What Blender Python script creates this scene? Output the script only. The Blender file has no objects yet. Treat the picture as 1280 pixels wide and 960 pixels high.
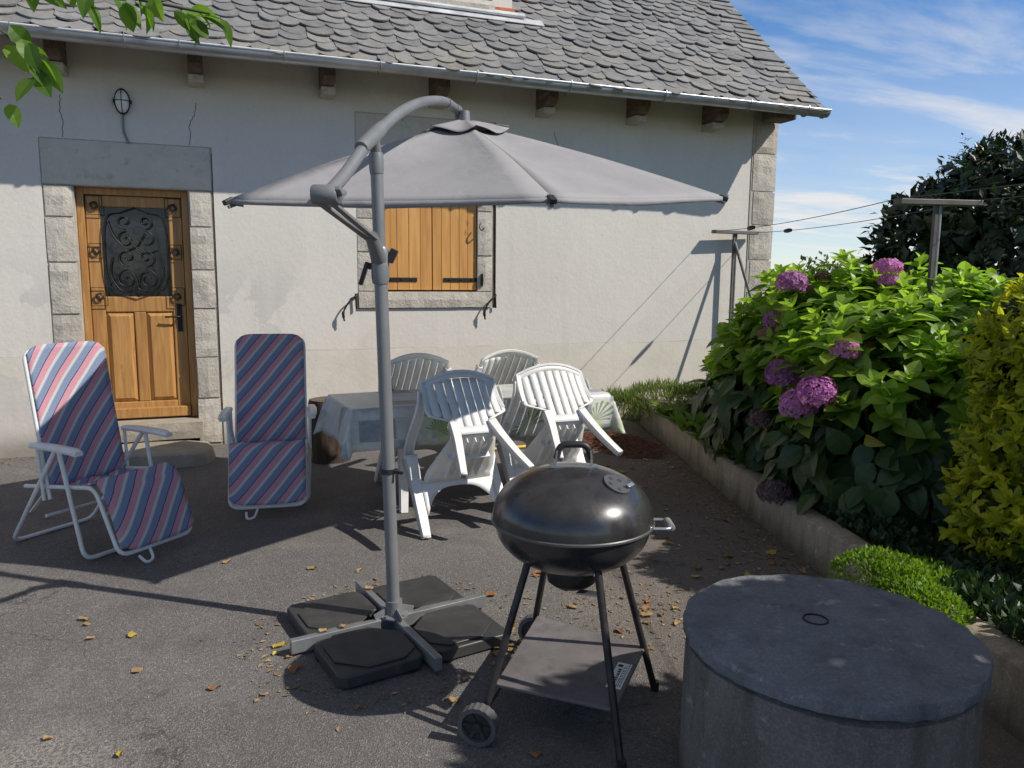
import bpy, math, random
from mathutils import Vector as V, Matrix, Euler
random.seed(7)
PI = math.pi
rad = math.radians
C = bpy.context.scene.collection
R = random.random
U = random.uniform

# ------------------------------------------------------------------ helpers
class MB:
    def __init__(s):
        s.v = []; s.f = []; s.uv = {}
    def add(s, vs, fs):
        b = len(s.v); s.v += [tuple(q) for q in vs]; s.f += [tuple(i + b for i in f) for f in fs]
        return b
    def box(s, x0, x1, y0, y1, z0, z1):
        s.add([(x0,y0,z0),(x1,y0,z0),(x1,y1,z0),(x0,y1,z0),(x0,y0,z1),(x1,y0,z1),(x1,y1,z1),(x0,y1,z1)],
              [(3,2,1,0),(4,5,6,7),(0,1,5,4),(1,2,6,5),(2,3,7,6),(3,0,4,7)])
        return s
    def bar(s, a, b, w, t, up=(0,0,1), w2=None, t2=None):
        a = V(a); b = V(b); d = (b - a).normalized(); u = V(up)
        x = d.cross(u)
        if x.length < 1e-4: x = d.cross(V((0,1,0)))
        x.normalize(); y = x.cross(d)
        w2 = w if w2 is None else w2; t2 = t if t2 is None else t2
        vs = []
        for p, ww, tt in ((a, w, t), (b, w2, t2)):
            for i, j in ((-1,-1),(1,-1),(1,1),(-1,1)): vs.append(p + x*(i*ww/2) + y*(j*tt/2))
        s.add(vs, [(0,1,2,3),(7,6,5,4),(1,0,4,5),(2,1,5,6),(3,2,6,7),(0,3,7,4)])
        return s
    def sweep(s, pts, prof, up=(0,0,1), scales=None, closed=False, cap=True, loop=False):
        """profile [(a,b)] swept along pts; closed = profile closed; loop = path closed"""
        pts = [V(p) for p in pts]; n = len(pts); m = len(prof); rows = []
        t0 = None; x = None
        for i in range(n):
            if loop: t = pts[(i+1) % n] - pts[i-1]
            else: t = pts[min(i+1, n-1)] - pts[max(i-1, 0)]
            t.normalize()
            if x is None:
                x = t.cross(V(up))
                if x.length < 1e-3: x = t.cross(V((0,1,0)))
                x.normalize()
            else:
                x = (x - t * x.dot(t))
                if x.length < 1e-5: x = t.orthogonal()
                x.normalize()
            y = x.cross(t)
            k = scales[i] if scales else 1.
            ka, kb = k if isinstance(k, tuple) else (k, k)
            rows.append([pts[i] + x*(a*ka) + y*(b*kb) for a, b in prof])
        vs = [p for r in rows for p in r]; fs = []
        for i in range(n if loop else n-1):
            for j in range(m if closed else m-1):
                a = i*m + j; b = i*m + (j+1) % m; i2 = (i+1) % n
                fs.append((a, b, i2*m + (j+1) % m, i2*m + j))
        if closed and cap and not loop:
            fs.append(tuple(range(m))[::-1]); fs.append(tuple((n-1)*m + j for j in range(m)))
        s.add(vs, fs)
        return s
    def tube(s, pts, r, seg=8, loop=False, cap=True):
        prof = [(math.cos(2*PI*i/seg), math.sin(2*PI*i/seg)) for i in range(seg)]
        sc = list(r) if isinstance(r, (list, tuple)) else [r]*len(pts)
        return s.sweep(pts, prof, scales=sc, closed=True, cap=cap, loop=loop)
    def lathe(s, prof, seg=32, c=(0,0,0), sx=1, sy=1, a0=0, a1=2*PI):
        full = abs(a1 - a0 - 2*PI) < 1e-6; n = seg if full else seg+1; m = len(prof); vs = []
        for i in range(n):
            a = a0 + (a1-a0)*i/seg
            for r, z in prof: vs.append((c[0]+r*math.cos(a)*sx, c[1]+r*math.sin(a)*sy, c[2]+z))
        fs = []
        for i in range(seg):
            i2 = (i+1) % n
            for j in range(m-1): fs.append((i*m+j, i2*m+j, i2*m+j+1, i*m+j+1))
        s.add(vs, fs)
        return s
    def prism(s, poly, z0, z1, M=None):
        n = len(poly)
        vs = [V((x,y,z0)) for x,y in poly] + [V((x,y,z1)) for x,y in poly]
        if M is not None: vs = [M @ p for p in vs]
        s.add(vs, [tuple(range(n))[::-1], tuple(range(n,2*n))] + [(i,(i+1)%n,n+(i+1)%n,n+i) for i in range(n)])
        return s
    def grid(s, fn, nu, nv, uv=None, keep=None):
        vs = [fn(i/nu, j/nv) for j in range(nv+1) for i in range(nu+1)]
        fs = []
        for j in range(nv):
            for i in range(nu):
                if keep and not keep((i+.5)/nu, (j+.5)/nv): continue
                a = j*(nu+1)+i; fs.append((a, a+1, a+nu+2, a+nu+1))
        b = s.add(vs, fs)
        if uv:
            k = b
            for j in range(nv+1):
                for i in range(nu+1): s.uv[k] = uv(i/nu, j/nv); k += 1
        return s
    def build(s, name, mat, parent=None, smooth=None, bevel=0, solid=0, sub=0, seg=2, offset=0, label=None):
        me = bpy.data.meshes.new(name); me.from_pydata(s.v, [], s.f)
        mats = mat if isinstance(mat, (list, tuple)) else [mat]
        for m in mats: me.materials.append(m)
        if s.uv:
            l = me.uv_layers.new(name='UVMap')
            for lp in me.loops:
                q = s.uv.get(lp.vertex_index)
                if q: l.data[lp.index].uv = q
        if smooth is not None:
            me.shade_smooth()
            if smooth < 179: me.set_sharp_from_angle(angle=rad(smooth))
        me.update()
        o = bpy.data.objects.new(name, me); C.objects.link(o)
        if parent: o.parent = parent
        if solid:
            m = o.modifiers.new('solid', 'SOLIDIFY'); m.thickness = solid; m.offset = offset
        if sub:
            m = o.modifiers.new('sub', 'SUBSURF'); m.levels = sub; m.render_levels = sub
        if bevel:
            m = o.modifiers.new('bev', 'BEVEL'); m.width = bevel; m.segments = seg; m.limit_method = 'ANGLE'; m.angle_limit = rad(40)
        if label: o['label'] = label
        return o

def thing(name, label, cat, loc=(0,0,0), rot=(0,0,0), group=None):
    o = bpy.data.objects.new(name, None); C.objects.link(o); o.location = loc; o.rotation_euler = rot
    o.empty_display_size = .1
    o['label'] = label; o['category'] = cat
    if group: o['group'] = group
    return o
def tag(o, label, cat, group=None, kind=None):
    o['label'] = label; o['category'] = cat
    if group: o['group'] = group
    if kind: o['kind'] = kind
    return o
def struct(o): o['kind'] = 'structure'; return o
def dup(root, loc=None, rot=None, label=None):
    def cp(o, par):
        c = o.copy(); C.objects.link(c); c.parent = par
        for ch in [q for q in C.objects if q.parent == o and q != c]: cp(ch, c)
        return c
    r = cp(root, None)
    if loc is not None: r.location = loc
    if rot is not None: r.rotation_euler = rot
    if label: r['label'] = label
    return r
def smoothpath(pts, n=8):
    """Catmull-Rom"""
    pts = [V(p) for p in pts]; out = []
    for i in range(len(pts)-1):
        p0 = pts[max(i-1,0)]; p1 = pts[i]; p2 = pts[i+1]; p3 = pts[min(i+2,len(pts)-1)]
        for k in range(n):
            t = k/n
            out.append(.5*((2*p1)+(p2-p0)*t+(2*p0-5*p1+4*p2-p3)*t*t+(3*p1-p0-3*p2+p3)*t**3))
    out.append(pts[-1]); return out
def roundcorner(pts, r, n=5, loop=False):
    pts = [V(p) for p in pts]; out = []; N = len(pts)
    for i, p in enumerate(pts):
        if not loop and i in (0, N-1): out.append(p); continue
        a = pts[i-1] - p; b = pts[(i+1) % N] - p
        ra = min(r, a.length*.49); rb = min(r, b.length*.49)
        A = p + a.normalized()*ra; B = p + b.normalized()*rb
        for k in range(n+1):
            t = k/n; out.append(A*(1-t)**2 + p*2*t*(1-t) + B*t*t)
    return out

# ------------------------------------------------------------------ materials
class NT:
    def __init__(s, name):
        s.m = bpy.data.materials.new(name); s.m.use_nodes = True; s.t = s.m.node_tree; s.t.nodes.clear()
    def n(s, typ, props=None, **inp):
        x = s.t.nodes.new(typ)
        for k, v in (props or {}).items(): setattr(x, k, v)
        for k, v in inp.items(): s.set(x, k, v)
        return x
    def set(s, node, key, v):
        if isinstance(key, str) and key.startswith('i') and key[1:].isdigit(): key = int(key[1:])
        elif isinstance(key, str): key = key.replace('_', ' ')
        sock = node.inputs[key]
        if isinstance(v, bpy.types.Node): v = v.outputs[0]
        if isinstance(v, bpy.types.NodeSocket): s.t.links.new(v, sock)
        else:
            if sock.type == 'RGBA' and len(v) == 3: v = (*v, 1)
            sock.default_value = v
    def coord(s, kind='Object', scale=None, rot=None, loc=None):
        c = s.n('ShaderNodeTexCoord').outputs[kind]
        if scale or rot or loc:
            mp = s.n('ShaderNodeMapping'); s.set(mp, 'Vector', c)
            if scale: mp.inputs['Scale'].default_value = scale if isinstance(scale, tuple) else (scale,)*3
            if rot: mp.inputs['Rotation'].default_value = rot
            if loc: mp.inputs['Location'].default_value = loc
            c = mp.outputs[0]
        return c
    def noise(s, co, scale, detail=4, rough=.55, dist=0):
        x = s.n('ShaderNodeTexNoise', Scale=scale, Detail=detail, Roughness=rough, Distortion=dist)
        if co is not None: s.set(x, 'Vector', co)
        return x.outputs['Fac']
    def ramp(s, fac, stops, interp='LINEAR'):
        x = s.n('ShaderNodeValToRGB'); s.set(x, 'Fac', fac); cr = x.color_ramp; cr.interpolation = interp
        while len(cr.elements) < len(stops): cr.elements.new(.5)
        for e, (p, c) in zip(cr.elements, stops):
            e.position = p; e.color = (*c, 1) if isinstance(c, tuple) else (c, c, c, 1)
        return x.outputs[0]
    def mix(s, fac, a, b, blend='MIX'):
        x = s.n('ShaderNodeMix', dict(data_type='RGBA', blend_type=blend))
        for i, v in ((0, fac), (6, a), (7, b)):
            sock = x.inputs[i]
            if isinstance(v, bpy.types.Node): v = v.outputs[0]
            if isinstance(v, bpy.types.NodeSocket): s.t.links.new(v, sock)
            else: sock.default_value = (*v, 1) if isinstance(v, tuple) and len(v) == 3 else v
        return x.outputs[2]
    def math(s, op, a, b=0., c=None):
        x = s.n('ShaderNodeMath', dict(operation=op)); s.set(x, 0, a) if False else None
        for i, v in enumerate((a, b) if c is None else (a, b, c)):
            if isinstance(v, bpy.types.NodeSocket): s.t.links.new(v, x.inputs[i])
            else: x.inputs[i].default_value = v
        return x.outputs[0]
    def bump(s, h, strength=.3, dist=.01):
        return s.n('ShaderNodeBump', Height=h, Strength=strength, Distance=dist).outputs[0]
    def out(s, col, rough=.6, normal=None, metal=0, spec=.5, trans=0, tcol=None, coat=0):
        b = s.n('ShaderNodeBsdfPrincipled'); s.set(b, 'Base Color', col); s.set(b, 'Roughness', rough)
        s.set(b, 'Metallic', metal); s.set(b, 'Specular IOR Level', spec)
        if coat: s.set(b, 'Coat Weight', coat); s.set(b, 'Coat Roughness', .08)
        if normal is not None: s.set(b, 'Normal', normal)
        sh = b.outputs[0]
        if trans:
            t = s.n('ShaderNodeBsdfTranslucent'); s.set(t, 'Color', tcol if tcol is not None else col)
            x = s.n('ShaderNodeMixShader'); s.set(x, 0, trans); s.set(x, 1, sh); s.set(x, 2, t.outputs[0]); sh = x.outputs[0]
        o = s.n('ShaderNodeOutputMaterial'); s.set(o, 'Surface', sh)
        return s.m
    def island(s):
        return s.n('ShaderNodeNewGeometry').outputs['Random Per Island']

def simple(name, col, rough=.5, metal=0, var=.15, scale=6, bump=0, bscale=60, spec=.5, dirt=None, coat=0):
    t = NT(name); co = t.coord()
    n1 = t.noise(co, scale, 5, .6)
    dark = tuple(c*(1-var) for c in col); lite = tuple(min(1, c*(1+var)) for c in col)
    c = t.ramp(n1, [(.3, dark), (.7, lite)])
    if dirt:
        d = t.ramp(t.noise(co, scale*2.3, 6, .7), [(.5, 0.), (.72, 1.)])
        c = t.mix(t.math('MULTIPLY', d, dirt[1]), c, dirt[0])
    nm = t.bump(t.noise(co, bscale, 4, .6), bump, .004) if bump else None
    r = t.ramp(t.noise(co, scale*1.7, 4), [(.3, max(.02, rough-.1)), (.7, min(1, rough+.1))])
    return t.out(c, r, nm, metal, spec, coat=coat)

def m_plaster():
    t = NT('plaster'); co = t.coord()
    c = t.ramp(t.noise(co, .9, 6, .6), [(.3, (.625,.585,.525)), (.7, (.70,.66,.60))])
    fine = t.noise(co, 28, 6, .7)
    c = t.mix(.35, c, t.ramp(fine, [(.3, (.565,.535,.49)), (.7, (.74,.71,.655))]))
    z = t.n('ShaderNodeSeparateXYZ', Vector=co).outputs['Z']
    wob = t.math('MULTIPLY', t.noise(co, 1.3, 4), .05)
    low = t.n('ShaderNodeMapRange', dict(clamp=True)); 
    t.set(low, 0, t.math('SUBTRACT', z, wob)); low.inputs[1].default_value = .80; low.inputs[2].default_value = .785
    c = t.mix(t.math('MULTIPLY', low.outputs[0], .55), c, t.ramp(t.noise(co, 2.2, 6, .65), [(.35, (.57,.515,.435)), (.65, (.70,.64,.545))]))
    # the line where the lower coat meets
    ln = t.math('LESS_THAN', t.math('ABSOLUTE', t.math('SUBTRACT', t.math('SUBTRACT', z, wob), .795)), .004)
    c = t.mix(t.math('MULTIPLY', t.math('MULTIPLY', ln, t.ramp(t.noise(co, 3, 3), [(.42, 0.), (.6, 1.)])), .4), c, (.22,.2,.18))
    # grey old patches low down
    pm = t.ramp(t.noise(co, 1.5, 5, .55, .2), [(.50, 0.), (.508, 1.)])
    hm = t.n('ShaderNodeMapRange', dict(clamp=True)); t.set(hm, 0, z); hm.inputs[1].default_value = 1.75; hm.inputs[2].default_value = 1.3
    xm = t.n('ShaderNodeMapRange', dict(clamp=True)); t.set(xm, 0, t.n('ShaderNodeSeparateXYZ', Vector=co).outputs['X']); xm.inputs[1].default_value = .75; xm.inputs[2].default_value = .55
    c = t.mix(t.math('MULTIPLY', t.math('MULTIPLY', t.math('MULTIPLY', pm, hm.outputs[0]), xm.outputs[0]), .38), c, (.42,.41,.40))
    # broad trowelled repairs, slightly different in tone, and rain runs under the eave stones
    rp = t.n('ShaderNodeTexVoronoi', Scale=.75, Randomness=1.); t.set(rp, 'Vector', co)
    c = t.mix(.16, c, t.ramp(t.n('ShaderNodeSeparateColor', Color=rp.outputs['Color']).outputs[0], [(0., (.44,.40,.34)), (1., (.70,.66,.6))]))
    sp = t.n('ShaderNodeTexVoronoi', Scale=9.); t.set(sp, 'Vector', co)
    c = t.mix(t.math('MULTIPLY', t.math('MULTIPLY', t.ramp(sp.outputs['Distance'], [(.03, 1.), (.06, 0.)]), t.math('GREATER_THAN', t.n('ShaderNodeSeparateColor', Color=sp.outputs['Color']).outputs[0], .8)), .5), c, (.2,.17,.14))
    # damp, dirty foot
    fm = t.n('ShaderNodeMapRange', dict(clamp=True)); t.set(fm, 0, t.math('SUBTRACT', z, t.math('MULTIPLY', t.noise(co, 3, 5), .35))); fm.inputs[1].default_value = .12; fm.inputs[2].default_value = -.15
    c = t.mix(t.math('MULTIPLY', fm.outputs[0], .7), c, (.17,.14,.11))
    # faint streaks
    st = t.ramp(t.noise(t.coord(scale=(5,5,.35)), 1.4, 5, .6), [(.52, 0.), (.75, 1.)])
    c = t.mix(t.math('MULTIPLY', st, .12), c, (.30,.28,.26))
    h = t.math('ADD', t.math('MULTIPLY', t.noise(co, 3.5, 4), .8), t.math('MULTIPLY', fine, .25))
    return t.out(c, .93, t.bump(h, .35, .02), spec=.2)

def m_stone(name, a, b, spk=.5, bs=.5):
    t = NT(name); co = t.coord()
    isl = t.island()
    c = t.ramp(t.noise(co, 5, 6, .65), [(.3, a), (.7, b)])
    v = t.n('ShaderNodeTexVoronoi', Scale=130.); t.set(v, 'Vector', co)
    c = t.mix(t.math('MULTIPLY', t.ramp(v.outputs['Distance'], [(.05, 1.), (.35, 0.)]), spk), c, tuple(q*.55 for q in a))
    c = t.mix(.35, c, t.ramp(isl, [(0., tuple(q*.72 for q in a)), (1., tuple(min(1, q*1.15) for q in b))]))
    st = t.ramp(t.noise(co, 9, 6, .7), [(.55, 0.), (.7, 1.)])
    c = t.mix(t.math('MULTIPLY', st, .4), c, (.16,.145,.13))
    h = t.math('ADD', t.noise(co, 40, 6, .7), t.math('MULTIPLY', t.noise(co, 9, 4), 1.3))
    return t.out(c, .92, t.bump(h, bs, .012), spec=.2)

def m_slate():
    t = NT('slate'); co = t.coord(); isl = t.island()
    c = t.ramp(isl, [(0., (.115,.115,.12)), (.35, (.165,.167,.172)), (.7, (.21,.212,.218)), (1., (.27,.262,.25))])
    c = t.mix(.5, c, t.ramp(t.noise(co, 9, 6, .7), [(.3, (.10,.10,.105)), (.7, (.30,.295,.285))]))
    z = t.n('ShaderNodeSeparateXYZ', Vector=co).outputs['Z']
    # lichen and moss near the eave
    lm = t.n('ShaderNodeMapRange', dict(clamp=True)); t.set(lm, 0, z); lm.inputs[1].default_value = 4.0; lm.inputs[2].default_value = 3.3
    li = t.ramp(t.noise(co, 2.6, 6, .7), [(.47, 0.), (.66, 1.)])
    c = t.mix(t.math('MULTIPLY', t.math('MULTIPLY', li, lm.outputs[0]), .65), c, t.ramp(t.noise(co, 30, 3), [(.3, (.17,.145,.105)), (.7, (.36,.33,.26))]))
    sp = t.n('ShaderNodeTexVoronoi', Scale=23.); t.set(sp, 'Vector', co)
    c = t.mix(t.math('MULTIPLY', t.ramp(sp.outputs['Distance'], [(.06, 1.), (.12, 0.)]), .35), c, (.45,.44,.4))
    h = t.math('ADD', t.noise(co, 26, 6, .7), t.math('MULTIPLY', isl, .1))
    return t.out(c, .68, t.bump(h, .45, .012), spec=.35)

def m_wood(name, a, b, axis='Z', scale=1., rough=.45, isl=.35):
    t = NT(name)
    sc = {'Z': (22,22,1.3), 'X': (1.3,22,22), 'Y': (22,1.3,22)}[axis]
    co = t.coord(scale=tuple(q*scale for q in sc))
    n = t.noise(co, 1.6, 7, .62, .8)
    c = t.ramp(n, [(.28, tuple(q*.62 for q in a)), (.48, a), (.7, b)])
    c = t.mix(isl, c, t.ramp(t.island(), [(0., tuple(q*.7 for q in a)), (1., b)]))
    kn = t.n('ShaderNodeTexVoronoi', Scale=2.2); t.set(kn, 'Vector', t.coord(scale=(3,3,1.4)))
    c = t.mix(t.math('MULTIPLY', t.ramp(kn.outputs['Distance'], [(.05, 1.), (.12, 0.)]), .5), c, tuple(q*.35 for q in a))
    return t.out(c, rough, t.bump(n, .15, .004), spec=.4)

def m_asphalt():
    t = NT('asphalt'); co = t.coord()
    c = t.ramp(t.noise(co, .8, 6, .6), [(.3, (.125,.115,.109)), (.7, (.20,.186,.176))])
    v = t.n('ShaderNodeTexVoronoi', Scale=230.); t.set(v, 'Vector', co)
    agg = t.ramp(t.n('ShaderNodeSeparateColor', Color=v.outputs['Color']).outputs[0], [(.1, (.06,.056,.055)), (.6, (.145,.136,.13)), (.92, (.29,.27,.255)), (1., (.5,.47,.44))])
    c = t.mix(.48, c, agg)
    c = t.mix(t.math('MULTIPLY', t.ramp(t.noise(co, 300, 2), [(.45, 0.), (.7, 1.)]), .3), c, (.07,.067,.065))
    # dust and sand washes
    d = t.ramp(t.noise(co, 2.1, 6, .7, .3), [(.5, 0.), (.72, 1.)])
    g = t.ramp(t.noise(co, 60, 4, .7), [(.42, 0.), (.6, 1.)])
    c = t.mix(t.math('MULTIPLY', t.math('MULTIPLY', d, g), .5), c, (.36,.325,.28))
    # bits of grit, seeds, dry crumbs
    v2 = t.n('ShaderNodeTexVoronoi', Scale=21.); t.set(v2, 'Vector', co); t.set(v2, 'Randomness', 1.)
    rnd = t.n('ShaderNodeSeparateColor', Color=v2.outputs['Color']).outputs[1]
    spot = t.math('MULTIPLY', t.ramp(v2.outputs['Distance'], [(.07, 1.), (.11, 0.)]), t.math('GREATER_THAN', rnd, .62))
    c = t.mix(t.math('MULTIPLY', spot, .8), c, t.ramp(t.n('ShaderNodeSeparateColor', Color=v2.outputs['Color']).outputs[2], [(0., (.42,.38,.32)), (.5, (.3,.22,.13)), (1., (.06,.05,.045))]))
    # stains, older patches and hairline cracks
    pa = t.ramp(t.noise(co, .45, 3, .5, .3), [(.5, 0.), (.53, 1.)])
    c = t.mix(t.math('MULTIPLY', pa, .22), c, (.075,.07,.07))
    sn = t.ramp(t.noise(co, 1.7, 5, .65), [(.55, 0.), (.68, 1.)])
    c = t.mix(t.math('MULTIPLY', sn, .35), c, (.065,.06,.06))
    wq = t.n('ShaderNodeVectorMath', dict(operation='ADD')); t.set(wq, 0, co)
    nzv = t.n('ShaderNodeTexNoise', Scale=3., Detail=5.); t.set(nzv, 'Vector', co)
    t.set(wq, 1, nzv.outputs['Color'])
    ck = t.n('ShaderNodeTexVoronoi', dict(feature='DISTANCE_TO_EDGE'), Scale=.55); t.set(ck, 'Vector', wq.outputs[0])
    ckm = t.math('MULTIPLY', t.math('LESS_THAN', ck.outputs['Distance'], .0035), t.ramp(t.noise(co, 1.1, 2), [(.45, 0.), (.55, 1.)]))
    c = t.mix(t.math('MULTIPLY', ckm, .5), c, (.04,.037,.034))
    # pale gritty patch in the near left corner
    gx = t.n('ShaderNodeVectorMath', dict(operation='DISTANCE')); t.set(gx, 0, co); gx.inputs[1].default_value = (-.62,-4.66,0)
    gm = t.math('MULTIPLY', t.ramp(t.math('ADD', gx.outputs['Value'], t.math('MULTIPLY', t.noise(co, 6, 5), .3)), [(.28, 1.), (.5, 0.)]), t.ramp(t.noise(co, 75, 3), [(.46, 0.), (.56, 1.)]))
    c = t.mix(t.math('MULTIPLY', gm, .55), c, (.38,.345,.30))
    # brown litter dust under the planting side and by the wall foot
    xyz = t.n('ShaderNodeSeparateXYZ', Vector=co)
    mr = t.n('ShaderNodeMapRange', dict(clamp=True)); t.set(mr, 0, t.math('ADD', xyz.outputs[0], t.math('MULTIPLY', xyz.outputs[1], -.25))); mr.inputs[1].default_value = 2.2; mr.inputs[2].default_value = 3.6
    br = t.math('MULTIPLY', mr.outputs[0], t.ramp(t.noise(co, 24, 6, .75), [(.35, 0.), (.6, 1.)]))
    c = t.mix(t.math('MULTIPLY', br, .6), c, (.19,.13,.085))
    h = t.math('ADD', v.outputs['Distance'], t.math('MULTIPLY', t.noise(co, 45, 5), .6))
    return t.out(c, .9, t.bump(h, .6, .006), spec=.25)

def m_leaf(name, cols, trans=.35, rough=.42, tc=1.6, spec=.45):
    t = NT(name); isl = t.island()
    k = len(cols)
    c = t.ramp(isl, [(i/(k-1), q) for i, q in enumerate(cols)])
    c = t.mix(.35, c, t.ramp(t.noise(t.coord(), 3.2, 4, .6), [(.3, tuple(q*.55 for q in cols[0])), (.7, cols[-1])]))
    tcol = t.mix(1., c, (tc, tc*1.05, tc*.55), 'MULTIPLY')
    return t.out(c, rough, None, 0, spec, trans, tcol)

def m_stripes():
    t = NT('striped_canvas'); uv = t.coord('UV')
    s = t.n('ShaderNodeSeparateXYZ', Vector=uv)
    wv = t.math('MULTIPLY', t.math('SUBTRACT', t.noise(uv, 2.5, 2), .5), .02)
    d = t.math('ADD', t.math('SUBTRACT', t.math('MULTIPLY', s.outputs[0], -1.), t.math('MULTIPLY', s.outputs[1], .82)), wv)
    f = t.math('FRACT', t.math('DIVIDE', t.math('ADD', d, 5.), .116))
    pink = (.60,.27,.325); pale = (.55,.58,.57); blue = (.19,.25,.385); navy = (.025,.028,.09); mv = (.50,.27,.40)
    c = t.ramp(f, [(0., blue), (.37, navy), (.425, mv), (.46, pink), (.79, pale), (.95, (.27,.34,.45))], 'CONSTANT')
    c = t.mix(.12, c, t.ramp(t.noise(uv, 160, 2), [(.3, (.05,.05,.08)), (.7, (.8,.75,.8))]))
    return t.out(c, .85, t.bump(t.noise(uv, 220, 2), .15, .002), spec=.2, trans=.12)

def m_tablecloth():
    t = NT('printed_oilcloth'); co = t.coord()
    s = t.n('ShaderNodeSeparateXYZ', Vector=co); x, y, z = s.outputs
    # patchwork of photo panels, unrolled over the edge
    u = t.math('ADD', x, t.math('MULTIPLY', y, .15)); v = t.math('ADD', t.math('MULTIPLY', z, 1.), y)
    cb = t.n('ShaderNodeCombineXYZ', X=u, Y=v)
    br = t.n('ShaderNodeTexBrick', dict(offset=.37), Scale=1.); t.set(br, 'Vector', cb)
    t.set(br, 'Color1', (0,0,0)); t.set(br, 'Color2', (1,1,1)); t.set(br, 'Mortar', (.5,.5,.5)); t.set(br, 'Mortar Size', .004)
    t.set(br, 'Brick Width', .23); t.set(br, 'Row Height', .15)
    k = t.n('ShaderNodeSeparateColor', Color=br.outputs[0]).outputs[0]
    c = t.ramp(k, [(0., (.58,.58,.56)), (.2, (.22,.25,.30)), (.32, (.66,.66,.64)), (.5, (.54,.60,.40)), (.6, (.68,.68,.66)), (.8, (.32,.34,.38)), (.9, (.60,.61,.57))], 'CONSTANT')
    c = t.mix(.25, c, t.ramp(t.noise(cb.outputs[0], 9, 5, .6, 1.), [(.35, (.16,.18,.2)), (.65, (.75,.76,.72))]))
    g = t.ramp(t.noise(cb.outputs[0], 2.3, 3, .5, .6), [(.54, 0.), (.6, 1.)])
    c = t.mix(t.math('MULTIPLY', t.math('MULTIPLY', g, .6), t.math('GREATER_THAN', x, -.45)), c, (.42,.54,.20))
    for px, pz, rr, a0 in ((.72,.18,.16,1.6), (-.42,.20,.15,1.), (.2,.17,.15,2.0), (.45,.62,.2,.2), (-.2,.7,.19,2.), (.78,.8,.17,3.)):
        dx = t.math('SUBTRACT', u, px); dz = t.math('SUBTRACT', v, pz)
        r = t.math('SQRT', t.math('ADD', t.math('MULTIPLY', dx, dx), t.math('MULTIPLY', dz, dz)))
        an = t.math('ARCTAN2', dz, dx)
        w = t.math('SINE', t.math('ADD', t.math('MULTIPLY', an, 21.), t.math('MULTIPLY', r, 14.)))
        m = t.math('MULTIPLY', t.math('MULTIPLY', t.math('GREATER_THAN', w, .1), t.math('GREATER_THAN', t.math('COSINE', t.math('SUBTRACT', an, a0)), -.25)), t.math('LESS_THAN', r, t.math('ADD', rr*.72, t.math('MULTIPLY', t.math('SINE', t.math('MULTIPLY', an, 2.)), rr*.28))))
        c = t.mix(t.math('MULTIPLY', m, .75), c, (.13,.22,.05))
    return t.out(c, .33, None, spec=.5)

def m_iron(): return simple('wrought_iron', (.018,.016,.015), .55, .3, .3, 20)

M = {}
M['plaster'] = m_plaster()
M['granite'] = m_stone('granite', (.43,.39,.33), (.57,.525,.455), .45, .8)
M['lintel'] = m_stone('lintel_granite', (.50,.455,.385), (.64,.59,.51), .55, .5)
M['mortar'] = simple('lime_mortar', (.43,.385,.32), .95, 0, .2, 12, .4, 50)
M['step'] = m_stone('step_stone', (.25,.215,.17), (.42,.375,.30), .4, .6)
M['slate'] = m_slate()
M['zinc'] = simple('zinc', (.42,.44,.46), .42, .75, .18, 4, .05, 30)
M['flash'] = simple('lead_flashing', (.62,.63,.64), .5, .4, .15, 5, .1, 20)
M['door'] = m_wood('oak_door', (.40,.195,.060), (.56,.305,.105), 'Z', 1., .4, .2)
M['shutter'] = m_wood('shutter_pine', (.55,.26,.068), (.70,.38,.125), 'Z', .8, .5, .45)
M['oldwood'] = m_wood('old_timber', (.14,.10,.075), (.25,.195,.15), 'Y', 1., .9, .3)
M['log'] = m_wood('bark', (.045,.03,.022), (.10,.068,.05), 'Z', 2., .95, .1)
M['logend'] = m_wood('cut_wood', (.12,.085,.06), (.2,.15,.11), 'X', .6, .9, .1)
M['iron'] = m_iron()
M['glass'] = simple('dark_pane', (.012,.014,.018), .08, 0, .3, 3, spec=.6)
M['lampglass'] = simple('frosted_lamp_glass', (.75,.75,.72), .25, 0, .1, 10)
M['asphalt'] = m_asphalt()
M['soil'] = simple('soil', (.06,.042,.03), .95, 0, .5, 9, .9, 40)
M['grassland'] = simple('meadow', (.06,.085,.028), .95, 0, .4, .6, .4, 30)
M['kerb'] = simple('kerb_concrete', (.27,.235,.19), .92, 0, .25, 3.5, .5, 70, .2, ((.12,.10,.075), .7))
M['concrete'] = simple('cistern_concrete', (.185,.178,.168), .9, 0, .3, 3.2, .5, 60, .2, ((.09,.085,.075), .8))
M['lid'] = simple('lid_concrete', (.15,.155,.17), .88, 0, .25, 4, .8, 110, .25, ((.07,.07,.075), .6))
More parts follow.
